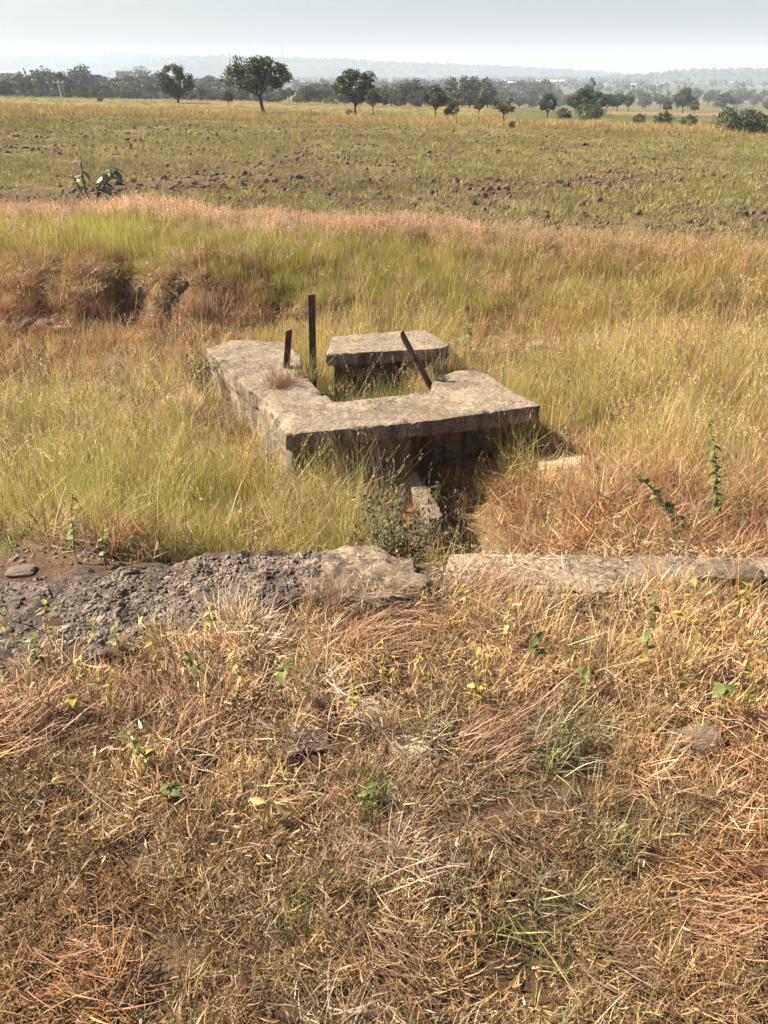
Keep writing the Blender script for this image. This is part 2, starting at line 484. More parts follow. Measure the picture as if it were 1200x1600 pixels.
HILLS.append(build_hill('hill', 'nearer wooded hill on the skyline at the right', [(930, 124), (990, 119), (1030, 115), (1060, 111), (1100, 110), (1150, 109), (1200, 110), (1300, 107), (1450, 108), (1600, 118), (1700, 126)], 1500, 420, (.06, .075, .04)))

# ------------------------------------------------------------------ air: a box of thin haze round everything
hm, t, out = new_mat('haze_air')
pv = N(t, 'ShaderNodeVolumePrincipled'); pv.inputs['Color'].default_value = (.74, .83, 1, 1); pv.inputs['Density'].default_value = .00048
pv.inputs['Anisotropy'].default_value = 0.0
t.links.new(pv.outputs[0], out.inputs['Volume'])
bmx = bmesh.new(); bmesh.ops.create_cube(bmx, size=1.0)
for v in bmx.verts: v.co = (v.co.x * 18400, v.co.y * 18400, -14 if v.co.z < 0 else 62)
me = bpy.data.meshes.new('haze'); bmx.to_mesh(me); bmx.free(); me.materials.append(hm)
tag(obj('haze', me), 'thin pale blue haze over the plain', kind='stuff')

# ------------------------------------------------------------------ old concrete: the sluice box, the channel wall, the low wall
def remesh(name, mb_list, voxel, amp, mat, seed=0, extra=None):
    """weathered solid: prisms fused by a voxel remesh, then worn with noise"""
    me = bpy.data.meshes.new(name)
    b = bmesh.new()
    for poly_top, z0, z1 in mb_list:
        vs0 = [b.verts.new((p[0], p[1], z0 if np.isscalar(z0) else z0[i])) for i, p in enumerate(poly_top)]
        vs1 = [b.verts.new((p[0], p[1], z1 if np.isscalar(z1) else z1[i])) for i, p in enumerate(poly_top)]
        n = len(vs0)
        b.faces.new(vs1); b.faces.new(vs0[::-1])
        for i in range(n): b.faces.new((vs0[i], vs0[(i + 1) % n], vs1[(i + 1) % n], vs1[i]))
    bmesh.ops.recalc_face_normals(b, faces=b.faces)
    b.to_mesh(me); b.free()
    o = bpy.data.objects.new(name, me); COL.objects.link(o)
    md = o.modifiers.new('r', 'REMESH'); md.mode = 'VOXEL'; md.voxel_size = voxel; md.adaptivity = 0
    dg = bpy.context.evaluated_depsgraph_get()
    me2 = bpy.data.meshes.new_from_object(o.evaluated_get(dg))
    bpy.data.objects.remove(o); bpy.data.meshes.remove(me)
    nv = len(me2.vertices)
    co = np.empty(nv * 3, np.float32); me2.vertices.foreach_get('co', co); co = co.reshape(-1, 3).astype(float)
    no = np.array([v.normal[:] for v in me2.vertices])
    d = amp * fbm(co[:, 0] * 9, co[:, 1] * 9, co[:, 2] * 9, s=seed, o=4, g=.6)
    chip = fbm(co[:, 0] * 6, co[:, 1] * 6, co[:, 2] * 6, s=seed + 3, o=3)
    edge = 1 - np.abs(no).max(1)                                  # arrises wear and chip away first
    d = d - np.clip(chip - .15, 0, 1) * np.clip(edge * 3, 0, 1) * amp * 7
    if extra is not None: d = d + extra(co, no)
    co = co + no * d[:, None]
    me2.vertices.foreach_set('co', co.astype(np.float32).ravel())
    me2.materials.clear(); me2.materials.append(mat)
    me2.polygons.foreach_set('use_smooth', np.ones(len(me2.polygons), dtype=bool))
    me2.name = name; me2.update(); me2.set_sharp_from_angle(angle=math.radians(38))
    return me2

ZS = -0.20
P = lambda *pp: [at_z(a, b, ZS)[:2] for a, b in pp]
slab_poly = P((446, 679), (560, 668), (690, 655), (845, 633), (790, 603), (757, 581), (737, 577), (712, 579), (688, 588), (676, 598), (672, 611),
              (600, 620), (520, 628), (505, 612), (493, 604), (474, 585), (470, 556), (452, 535), (400, 531), (362, 531), (321, 545), (360, 583), (401, 619))
box = empty('concrete_sluice_box', (*at_z(560, 610, ZS)[:2], -.9))
tag(box, 'roofless concrete irrigation box with thick walls standing in tall grass', 'concrete box')
def child(name, me, root, **k):
    o = obj(name, me, root, **k); o.matrix_parent_inverse = Matrix.Translation(-root.location); return o
slab_low = P((452, 672), (560, 660), (640, 651), (655, 632), (700, 626), (800, 612), (790, 603), (757, 581), (737, 577), (712, 579), (688, 588), (676, 598), (672, 611),
             (600, 620), (520, 628), (505, 612), (493, 604), (474, 585), (470, 556), (452, 535), (400, 531), (362, 531), (324, 546), (363, 583), (404, 619))
CH = [(*at_z(a, b, ZS)[:2], q) for a, b, q in ((408, 626, .05), (432, 658, .045), (424, 648, .03), (372, 590, .03), (452, 680, .03), (640, 659, .03), (765, 645, .025), (700, 590, .04), (505, 614, .03))]
def chips(co, no):
    d = np.zeros(len(co))
    for a, b, q in CH:
        d -= .9 * q * np.exp(-((co[:, 0] - a) ** 2 + (co[:, 1] - b) ** 2 + ((co[:, 2] - ZS) * .8) ** 2) / (q * q))
    return d + .004 * fbm(co[:, 0] * 28, co[:, 1] * 28, co[:, 2] * 28, s=75, o=2)
child('wall', remesh('wall', [(slab_poly, ZS - .11, ZS), (slab_low, -1.0, ZS - .06)], .012, .0035, M_slab, 1, chips), box)
back_poly = P((509, 556), (560, 553), (616, 550), (690, 546), (702, 541), (666, 517), (600, 521), (519, 528))
back_low = P((519, 541), (560, 539), (616, 537), (640, 545), (690, 543), (700, 540), (666, 518), (600, 522), (521, 529))
child('back_wall', remesh('back_wall', [(back_poly, ZS - .085, ZS + .01), (back_low, -1.0, ZS - .04)], .012, .004, M_slab, 7), box)

def angle_iron(base, top, w, facing, notch=0.0):
    """an L section: two flanges meeting at a corner, torn off at the top"""
    base, top = Vector(base), Vector(top)
    d = (top - base).normalized()
    a = Vector((math.cos(facing), math.sin(facing), 0)); a = (a - d * a.dot(d)).normalized(); b = d.cross(a)
    th = .006
    sec = [(0, 0), (w, 0), (w, th), (th, th), (th, w), (0, w)]
    n, L = 10, (top - base).length
    V, Q = [], []
    for k in range(n + 1):
        for i, (p, q) in enumerate(sec):
            h = L * k / n
            if k == n: h -= notch * (p / w) + .6 * notch * abs(math.sin(7 * q / w))
            j = .0012 * float(vn(p * 300 + k * 1.7, q * 300, k * .9, s=4))
            V.append(base + d * h + a * (p + j - w / 2) + b * (q + j - w / 2))
    for k in range(n):
        for i in range(6):
            i2 = (i + 1) % 6
            Q.append((k * 6 + i, k * 6 + i2, k * 6 + 6 + i2, k * 6 + 6 + i))
    T = []
    for q in ((n * 6, n * 6 + 1, n * 6 + 2, n * 6 + 3), (n * 6, n * 6 + 3, n * 6 + 4, n * 6 + 5)): Q.append(q)
    m = MB(); m.add(V, Q); return m.mesh('post', M_rust)
p1 = at_z(445, 573, ZS); p1t = at_y(449, 513, p1.y)
p2 = at_z(487, 557, ZS); p2t = at_y(485, 459, p2.y)
p3 = at_z(663, 592, ZS); p3t = at_y(623, 519, p3.y + .05)
for b_, t_, w_, fa, nn, lab in ((p1, p1t, .050, 2.2, .03, 'short rusty iron post with a torn top beside the dry tuft'),
                               (p2, p2t, .052, 2.0, .004, 'tallest rusty iron post standing upright'),
                               (p3, p3t, .046, 2.6, .035, 'rusty iron post leaning to the left over the gap')):
    d_ = (Vector(t_) - Vector(b_)).normalized()
    tag(child('post', angle_iron(Vector(b_) - d_ * .25, t_, w_, fa, nn), box), lab)

# channel wall that runs from the box to the low wall
ZC = -.54
cw = [at_z(a, b, ZC)[:2] for a, b in ((632, 738), (652, 734), (672, 768), (694, 806), (670, 812), (650, 778))]
chan = empty('channel_wall', (*at_z(662, 775, ZC)[:2], -.9)); tag(chan, 'narrow concrete channel wall leading from the box towards the low wall', 'concrete wall')
child('wall', remesh('wall', [(cw, -.95, ZC)], .012, .006, M_kerb, 12), chan)

# the low wall across the picture: smooth coping at the right, broken core at the left
wall = empty('low_concrete_wall', (0, 2.4, 0)); tag(wall, 'low broken concrete wall crossing the whole view in front of the grass', 'concrete wall')
ZK = .02
kp = [at_z(a, b, ZK)[:2] for a, b in ((700, 864), (760, 862), (900, 866), (1060, 868), (1200, 870), (1500, 874))]
kf = [at_z(a, b, ZK)[:2] for a, b in ((1500, 935), (1200, 926), (1040, 930), (880, 926), (730, 922), (694, 905))]
child('coping', remesh('coping', [(kp + kf, -.5, ZK)], .010, .004, M_kerb, 20), wall)
hp = [at_z(a, b, .05)[:2] for a, b in ((470, 874), (500, 856), (535, 846), (585, 850), (612, 862), (648, 866), (652, 884), (672, 900), (640, 930), (520, 940), (470, 925))]
child('broken_core', remesh('broken_core', [(hp, -.5, .035)], .010, .008, M_core, 24, lambda co, no: .010 * fbm(co[:, 0] * 22, co[:, 1] * 22, co[:, 2] * 22, s=73, o=3)), wall)
lp = [at_z(a, b, .02)[:2] for a, b in ((-260, 930), (-100, 912), (40, 905), (130, 902), (230, 885), (330, 872), (420, 862), (500, 862), (500, 930), (420, 945), (330, 962), (230, 1010), (100, 1035), (-100, 1040), (-260, 1050))]
lz = [.01, .02, .02, .025, .035, .045, .045, .045, .035, .03, .03, .02, .012, .01, .005]
def rough(co, no):
    return .012 * fbm(co[:, 0] * 26, co[:, 1] * 26, co[:, 2] * 26, s=71, o=3) + .018 * fbm(co[:, 0] * 5, co[:, 1] * 5, s=72, o=2)
lcore = child('rubble_core', remesh('rubble_core', [(lp, -.5, lz)], .012, .006, M_rubble, 28, rough), wall)

def rock_mesh(name, seed, mat, sub=2, flat=.6, amp=.28):
    b = bmesh.new(); bmesh.ops.create_icosphere(b, subdivisions=sub, radius=1.0)
    co = np.array([v.co[:] for v in b.verts])
    d = 1 + amp * fbm(co[:, 0] * 1.4 + seed * 3.1, co[:, 1] * 1.4, co[:, 2] * 1.4, s=seed, o=3)
    q = np.sign(co) * np.abs(co) ** .75
    co = q * d[:, None] * np.array([1, .8, flat])
    for v, c in zip(b.verts, co): v.co = c
    me = bpy.data.meshes.new(name); b.to_mesh(me); b.free(); me.materials.append(mat)
    return me

def joined_rocks(name, pts, size, mat, seed, sub=1):
    """many small stones as one mesh"""
    protos = []
    for k in range(6):
        m = rock_mesh('tmp', seed + k, mat, sub, .7, .35)
        protos.append((np.array([v.co[:] for v in m.vertices]), np.array([p.vertices[:] for p in m.polygons]))); bpy.data.meshes.remove(m)
    VV, TT, b = [], [], 0
    r = np.random.default_rng(seed)
    for i, (p, s) in enumerate(zip(pts, size)):
        v, f = protos[i % 6]
        e = Quaternion(Vector(r.normal(size=3)).normalized(), r.uniform(0, 6.28)).to_matrix()
        VV.append((v * s) @ np.array(e).T + p); TT.append(f + b); b += len(v)
    return mesh_np(name, np.vstack(VV), None, np.vstack(TT), None, mat)

# broken aggregate that shows in the rubble core
xs = rng.uniform(-1.75, -.25, 24000); ys = rng.uniform(1.85, 2.6, 24000)
pxx, pyy = PX(xs, ys, .02)
inside = (pyy > np.interp(pxx, [-100, 130, 230, 330, 500], [915, 905, 890, 877, 865])) & (pyy < np.interp(pxx, [-100, 100, 230, 330, 420, 500], [1030, 1025, 1000, 955, 938, 925]))
den = np.clip(.8 - .0012 * np.abs(pxx - 200) + .9 * fbm(xs * 5, ys * 5, s=77, o=3), .22, 1)
keep = inside & (rng.random(24000) < den * .8)
xs, ys = xs[keep], ys[keep]
co = np.empty(len(lcore.data.vertices) * 3, np.float32); lcore.data.vertices.foreach_get('co', co); co = co.reshape(-1, 3)
top = co[co[:, 2] > -.15]
zt = np.array([top[np.argmin((top[:, 0] - a) ** 2 + (top[:, 1] - b) ** 2), 2] for a, b in zip(xs, ys)])
sz = rng.uniform(.0035, .009, len(xs)) * np.where(rng.random(len(xs)) < .12, 2.0, 1)
ag = joined_rocks('aggregate', np.stack([xs, ys, zt - sz * .35], -1), sz, M_agg, 300)
ao = obj('aggregate', ag, lcore); ao.matrix_parent_inverse = lcore.matrix_parent_inverse.copy(); ao['kind'] = 'stuff'
ao.matrix_parent_inverse = Matrix.Identity(4)

# loose stones and lumps of concrete
def stone(px, py, wpx, label, mat, flat=.5, sink=.3, z=None, seed=1, name='stone', cat='stone', asp=.8, sub=3):
    p = hit(px, py) if z is None else at_z(px, py, z)
    dist = (p - Vector((0, 0, CAM_H))).length
    r = wpx / 2 / FPX * dist
    o = obj(name, rock_mesh(name, seed, mat, sub, flat, .25), None, (p.x, p.y, p.z + r * flat * (1 - 2 * sink) * .5), (0, 0, seed * 1.3), (r, r * asp, r))
    o.rotation_euler = (0, 0, (seed * .37) % .8 - .4)
    return tag(o, label, cat)
stone(1140, 905, 100, 'cracked grey lump of concrete lying on the right end of the low wall', M_core, .30, .15, .04, 3, 'concrete_lump', 'concrete lump', .55)
stone(1088, 1163, 84, 'brown stone half sunk in dry grass with a rounded flat top', M_stone, .3, .42, None, 4)
stone(930, 1152, 50, 'small dark stone partly hidden by a grass tuft', M_stone, .45, .3, None, 5)
stone(566, 1110, 70, 'pale flat stone bedded in the dry grass at the middle', M_pale, .18, .3, None, 6)
stone(640, 1168, 60, 'pale flat stone just below the larger pale flat stone', M_pale, .2, .3, None, 9)
stone(470, 1158, 80, 'grey flat stone nearly covered by dead grass', M_stone, .16, .3, None, 10)
stone(880, 738, 110, 'pale crumbly slab of earth showing through grass right of the box', M_pale, .22, .1, None, 8, 'pale_slab', 'slab')
stone(838, 548, 34, 'small broken concrete block in the grass behind the box', M_slab, .6, .2, None, 13, 'concrete_block', 'concrete block')
stone(72, 512, 30, 'largest brown stone on the bare patch under the bank', M_stone, .6, .2, None, 14)
stone(97, 517, 20, 'pale stone beside the largest brown stone under the bank', M_pale, .5, .2, None, 15)
stone(118, 519, 14, 'small stone at the end of the row under the bank', M_stone, .6, .2, None, 16)
stone(142, 386, 16, 'flat white stone lying on the edge of the grassy bank', M_pale, .3, 0, None, 17)
stone(428, 415, 16, 'little white stone in the grass above the iron posts', M_pale, .5, 0, None, 18)
stone(32, 894, 40, 'brown weathered stone behind the left end of the low wall', M_stone, .2, .3, None, 19)
stone(130, 903, 34, 'dark block of rubble at the back edge of the low wall', M_rubble, .6, .2, None, 23)
stone(225, 458, 26, 'dark stone fallen from the eroded bank', M_stone, .6, .2, None, 31)
stone(285, 452, 20, 'dark block of hard earth fallen against the bank', M_clod, .8, .1, None, 33)
stone(325, 473, 12, 'small grey stone near the red tufts', M_stone, .7, .1, None, 35)

# ------------------------------------------------------------------ grass: clumps of blades, scattered by geometry nodes
def blades(n, R, L, w, phi, curl, pal, seed, z0=(0, 0), seg=4, seeds=0.0, seed_col=(.6, .48, .28), seed_len=(.03, .06), basecol=None, dirbias=None, sw=.004):
    r = np.random.default_rng(seed)
    az = r.uniform(0, 2 * np.pi, n)
    rad = R * np.sqrt(r.random(n)); pa = r.uniform(0, 2 * np.pi, n)
    bx, by = rad * np.cos(pa), rad * np.sin(pa)
    bz = r.uniform(z0[0], z0[1], n) if z0[1] > z0[0] else np.zeros(n)
    ln = r.uniform(L[0], L[1], n); wd = r.uniform(w[0], w[1], n)
    ph = r.uniform(phi[0], phi[1], n); cu = r.uniform(curl[0], curl[1], n)
    if dirbias is not None: az = az * (1 - dirbias[1]) + dirbias[0] * dirbias[1]
    kink = r.normal(0, .35, (n, seg + 1)) * (.25 + .75 * (cu > np.median(cu)))[:, None]
    tw = r.uniform(-1, 1, n)
    pal = np.asarray(pal, float)
    c = pal[r.integers(0, len(pal), n)] * r.uniform(.58, 1.0, (n, 1))
    pos = np.stack([bx, by, bz], -1)
    V = np.zeros((n, seg + 1, 2, 3)); C = np.zeros((n, seg + 1, 2, 3))
    a2 = az.copy()
    for k in range(seg + 1):
        s = k / seg
        ang = ph + cu * s * s + .3 * kink[:, k] * s
        a2 = az + tw * .9 * s
        prof = (1 - .92 * s ** 1.7) * (.6 + .4 * min(1, s * 4))
        side = np.stack([-np.sin(a2 + tw), np.cos(a2 + tw), .35 * np.sin(tw * 5)], -1)
        V[:, k, 0] = pos - side * (wd * prof / 2)[:, None]; V[:, k, 1] = pos + side * (wd * prof / 2)[:, None]
        cc = c
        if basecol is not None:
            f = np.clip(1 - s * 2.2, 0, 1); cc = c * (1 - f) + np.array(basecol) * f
        C[:, k, 0] = cc; C[:, k, 1] = cc
        if k < seg:
            d = np.stack([np.sin(ang) * np.cos(a2), np.sin(ang) * np.sin(a2), np.cos(ang)], -1)
            pos = pos + d * (ln / seg)[:, None]
            lastd = d
    base = np.arange(n)[:, None] * (seg + 1) * 2
    Q = []
    for k in range(seg):
        o = base[:, 0] + k * 2
        Q.append(np.stack([o, o + 1, o + 3, o + 2], -1))
    V = V.reshape(-1, 3); C = C.reshape(-1, 3); Q = np.concatenate(Q)
    if seeds > 0:                                            # spikelets: slim diamonds along the top of the stem
        m = np.where(r.random(n) < seeds)[0]
        ns = 7
        tips = pos[m]; dd = lastd[m]; sl_ = r.uniform(seed_len[0], seed_len[1], len(m))
        SV, SQ, SC = [], [], []
        b = len(V)
        for k in range(ns):
            f = k / (ns - 1)
            p = tips - dd * (sl_ * (1 - f) * 1.3)[:, None]
            o = r.normal(size=(len(m), 3)); o = o - dd * (o * dd).sum(1)[:, None]; o /= np.linalg.norm(o, axis=1)[:, None] + 1e-6
            e = dd * .8 + o * .5 + np.array([0, 0, -.15])
            l = (sl_ * .42)[:, None]
            q = np.cross(e, o); q /= np.linalg.norm(q, axis=1)[:, None] + 1e-6
            SV.append(np.stack([p, p + e * l * .5 + q * sw / 2, p + e * l, p + e * l * .5 - q * sw / 2], 1).reshape(-1, 3))
            SC.append(np.repeat(np.array(seed_col) * r.uniform(.75, 1.2, (len(m), 1)), 4, 0))
            i = b + np.arange(len(m))[:, None] * 4; SQ.append(i + np.arange(4)); b += len(m) * 4
        V = np.vstack([V] + SV); C = np.vstack([C] + SC); Q = np.vstack([Q] + SQ)
    return V, Q, C

def join(*parts):
    V, Q, C, b = [], [], [], 0
    for v, q, c in parts:
        V.append(v); Q.append(q + b); C.append(c); b += len(v)
    return np.vstack(V), np.vstack(Q), np.vstack(C)

def clump_set(name, fns, mat):
    """unlinked collection of clump variants for the scatterers"""
    c = bpy.data.collections.new(name)
    for i, fn in enumerate(fns):
        V, Q, C = fn
        o = bpy.data.objects.new('%s_%02d' % (name, i), mesh_np(name, V, Q, None, C, mat))
        c.objects.link(o)
    return c, len(fns)

def scatter_group(coll):
    g = bpy.data.node_groups.new('scatter_' + coll.name, 'GeometryNodeTree')
    g.interface.new_socket('Geometry', in_out='INPUT', socket_type='NodeSocketGeometry')
    g.interface.new_socket('Geometry', in_out='OUTPUT', socket_type='NodeSocketGeometry')
    n = g.nodes; L = g.links
    i = n.new('NodeGroupInput'); o = n.new('NodeGroupOutput')
    ci = n.new('GeometryNodeCollectionInfo'); ci.inputs['Collection'].default_value = coll
    ci.inputs['Separate Children'].default_value = True; ci.inputs['Reset Children'].default_value = True
    ip = n.new('GeometryNodeInstanceOnPoints'); ip.inputs['Pick Instance'].default_value = True
    def na(nm, ty):
        a = n.new('GeometryNodeInputNamedAttribute'); a.data_type = ty; a.inputs['Name'].default_value = nm
        return a.outputs[0]
    L.new(i.outputs[0], ip.inputs['Points']); L.new(ci.outputs[0], ip.inputs['Instance'])
    L.new(na('idx', 'INT'), ip.inputs['Instance Index'])
    L.new(na('rot', 'FLOAT_VECTOR'), ip.inputs['Rotation']); L.new(na('scl', 'FLOAT_VECTOR'), ip.inputs['Scale'])
    L.new(ip.outputs[0], o.inputs[0])
    return g

def scatter(name, label, coll, pts, rot, scl, idx, tint, vary=.2):
    n = len(pts)
    me = bpy.data.meshes.new(name); me.vertices.add(n); me.vertices.foreach_set('co', np.asarray(pts, np.float32).ravel())
    for nm, ty, arr, key in (('rot', 'FLOAT_VECTOR', rot, 'vector'), ('scl', 'FLOAT_VECTOR', scl, 'vector')):
        a = me.attributes.new(nm, ty, 'POINT'); a.data.foreach_set(key, np.asarray(arr, np.float32).ravel())
    a = me.attributes.new('idx', 'INT', 'POINT'); a.data.foreach_set('value', np.asarray(idx, np.int32))
    a = me.attributes.new('tint', 'FLOAT_COLOR', 'POINT'); c = np.ones((n, 4), np.float32)
    w_ = rng.normal(0, 1, (n, 1)); c[:, :3] = np.clip(tint * np.clip(rng.normal(1, vary, (n, 1)), .45, 1.6) * (1 + np.clip(w_, -2, 2) * np.array([[.05, .0, -.06]])), .2, 1.75); a.data.foreach_set('color', c.ravel())
    o = obj(name, me); md = o.modifiers.new('scatter', 'NODES'); md.node_group = scatter_group(coll)
    tag(o, label, kind='stuff')
    return o

straw, pale, brown = (.56, .41, .205), (.66, .55, .37), (.24, .15, .085)
pink, olive, green = (.48, .30, .195), (.35, .30, .10), (.20, .235, .055)
gold, rust_, fresh = (.62, .46, .125), (.35, .175, .095), (.40, .40, .075)

# short matted turf of the foreground
mat_v = []
for k in range(10):
    mat_v.append(join(
        blades(75, .085, (.025, .08), (.002, .0045), (.2, 1.45), (-.8, 1.6), [straw, straw, brown, pink, pale, olive], 100 + k, (0, .02), 4),
        blades(22, .085, (.03, .08), (.0025, .0055), (1.0, 1.6), (-.6, .7), [straw, pale, brown, brown, pink], 130 + k, (.0, .03), 3)))
for k in range(5):   # long fallen straws
    mat_v.append(blades(6, .10, (.08, .2), (.0016, .0032), (1.15, 1.52), (-.25, .35), [straw, pale, pale, pink, brown], 160 + k, (.01, .05), 6))
for k in range(4):   # green survivors
    mat_v.append(blades(26, .05, (.06, .15), (.002, .004), (.05, .9), (.2, 1.1), [(.15, .20, .055), (.20, .235, .075), (.27, .27, .10), straw], 180 + k, seg=5))
for k in range(4):   # combed reddish dead blades
    mat_v.append(blades(46, .09, (.06, .14), (.002, .0045), (1.0, 1.45), (-.2, .5), [brown, pink, straw, (.38, .22, .13), (.32, .18, .10), (.22, .12, .07)], 200 + k, (.0, .04), 5, dirbias=(-.5, .85)))
for k in range(4):   # pale upright tufts
    mat_v.append(blades(45, .04, (.08, .2), (.0016, .003), (.1, 1.15), (-.1, .8), [straw, pale, straw, pink, olive], 220 + k, seg=5))
for k in range(4):   # broken leaf litter
    mat_v.append(blades(30, .11, (.015, .04), (.004, .009), (1.2, 1.6), (-.5, .9), [pale, straw, pink, brown, (.60, .48, .36)], 240 + k, (.004, .035), 3))
for k in range(3):   # pale bleached tufts, pressed flat and fanned out
    mat_v.append(blades(55, .05, (.07, .17), (.002, .004), (.7, 1.45), (-.1, .5), [pale, (.68, .56, .42), straw, (.60, .44, .33)], 250 + k, (.0, .03), 5))
C_mat, n_mat = clump_set('turf_clump', mat_v, M_blade)

# tall meadow: green-yellow and straw stems with seed heads
def tall(seed, pal, n=32, L=(.24, .54), sc=.10, R=.12, wind=(0.2, .35)):
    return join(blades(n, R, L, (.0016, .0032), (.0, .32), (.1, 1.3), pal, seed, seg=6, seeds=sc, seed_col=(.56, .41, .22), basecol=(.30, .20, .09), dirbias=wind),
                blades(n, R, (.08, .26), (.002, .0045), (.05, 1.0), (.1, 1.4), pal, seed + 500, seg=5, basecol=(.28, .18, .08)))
tall_v = [tall(300 + k, [fresh, olive, gold, (.44, .42, .09), straw]) for k in range(6)]
tall_v += [tall(320 + k, [straw, straw, gold, gold, pink, olive], sc=.18) for k in range(6)]
tall_v += [tall(340 + k, [straw, brown, olive, (.30, .22, .09), pink], L=(.2, .42), sc=.15) for k in range(4)]
for k in range(4):   # bent over, lying tangles
    tall_v.append(blades(40, .16, (.2, .42), (.0018, .0034), (.8, 1.4), (-.2, .6), [straw, pale, gold, pink, brown], 360 + k, (0, .14), 6))
for k in range(4):   # red-brown dead tufts
    tall_v.append(blades(80, .07, (.10, .24), (.0018, .0035), (.0, 1.2), (-.1, .9), [rust_, (.36, .17, .10), brown, pink, (.22, .10, .06)], 380 + k, seg=5))
for k in range(4):   # lush green blades
    tall_v.append(blades(34, .08, (.12, .34), (.003, .006), (.0, .7), (.2, 1.2), [(.13, .20, .04), (.19, .25, .06), (.24, .30, .07), olive], 400 + k, seg=5))
C_tall, n_tall = clump_set('meadow_clump', tall_v, M_meadow)
I_GREEN, I_STRAW, I_DULL, I_TANG, I_RED, I_LUSH = (0, 6), (6, 12), (12, 16), (16, 20), (20, 24), (24, 28)

# grass of the bank top: yellow-green below, rosy seed heads above
bank_v = []
for k in range(6):
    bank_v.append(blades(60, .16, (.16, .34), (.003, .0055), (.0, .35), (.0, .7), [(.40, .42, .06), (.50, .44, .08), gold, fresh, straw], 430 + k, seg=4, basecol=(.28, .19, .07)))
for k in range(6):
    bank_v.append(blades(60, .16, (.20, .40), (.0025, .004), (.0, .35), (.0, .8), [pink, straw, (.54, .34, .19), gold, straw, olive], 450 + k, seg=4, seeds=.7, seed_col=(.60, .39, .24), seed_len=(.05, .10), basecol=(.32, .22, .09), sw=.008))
C_bank, n_bank = clump_set('bank_clump', bank_v, M_meadow)

# young shoots of the field and coarse tufts for far strips
fld_v = []
for k in range(6):
    fld_v.append(blades(26, .16, (.05, .13), (.005, .011), (.1, 1.1), (.0, .9), [(.25, .26, .06), (.30, .28, .08), (.36, .30, .11), (.40, .32, .14)], 470 + k, seg=3))
for k in range(5):
    fld_v.append(blades(36, .35, (.10, .30), (.010, .022), (.0, .8), (.0, .9), [straw, (.42, .29, .13), gold, olive], 490 + k, seg=3))
C_fld, n_fld = clump_set('field_clump', fld_v, M_blade)

def in_poly(x, y, poly):
    poly = np.array([p[:2] for p in poly]); r = np.zeros(len(x), bool); j = len(poly) - 1
    for i in range(len(poly)):
        xi, yi = poly[i]; xj, yj = poly[j]
        r ^= ((yi > y) != (yj > y)) & (x < (xj - xi) * (y - yi) / (yj - yi + 1e-12) + xi); j = i
    return r
def near_poly(x, y, poly, d):
    r = in_poly(x, y, poly)
    for k in range(8):
        r |= in_poly(x + d * math.cos(k * .785), y + d * math.sin(k * .785), poly)
    return r
def rrot(n, lean=.15):
    return np.stack([rng.normal(0, lean, n), rng.normal(0, lean, n), rng.uniform(0, 6.283, n)], -1)
def pick(n, rg): return rng.integers(rg[0], rg[1], n)

STN = hit(880, 738)
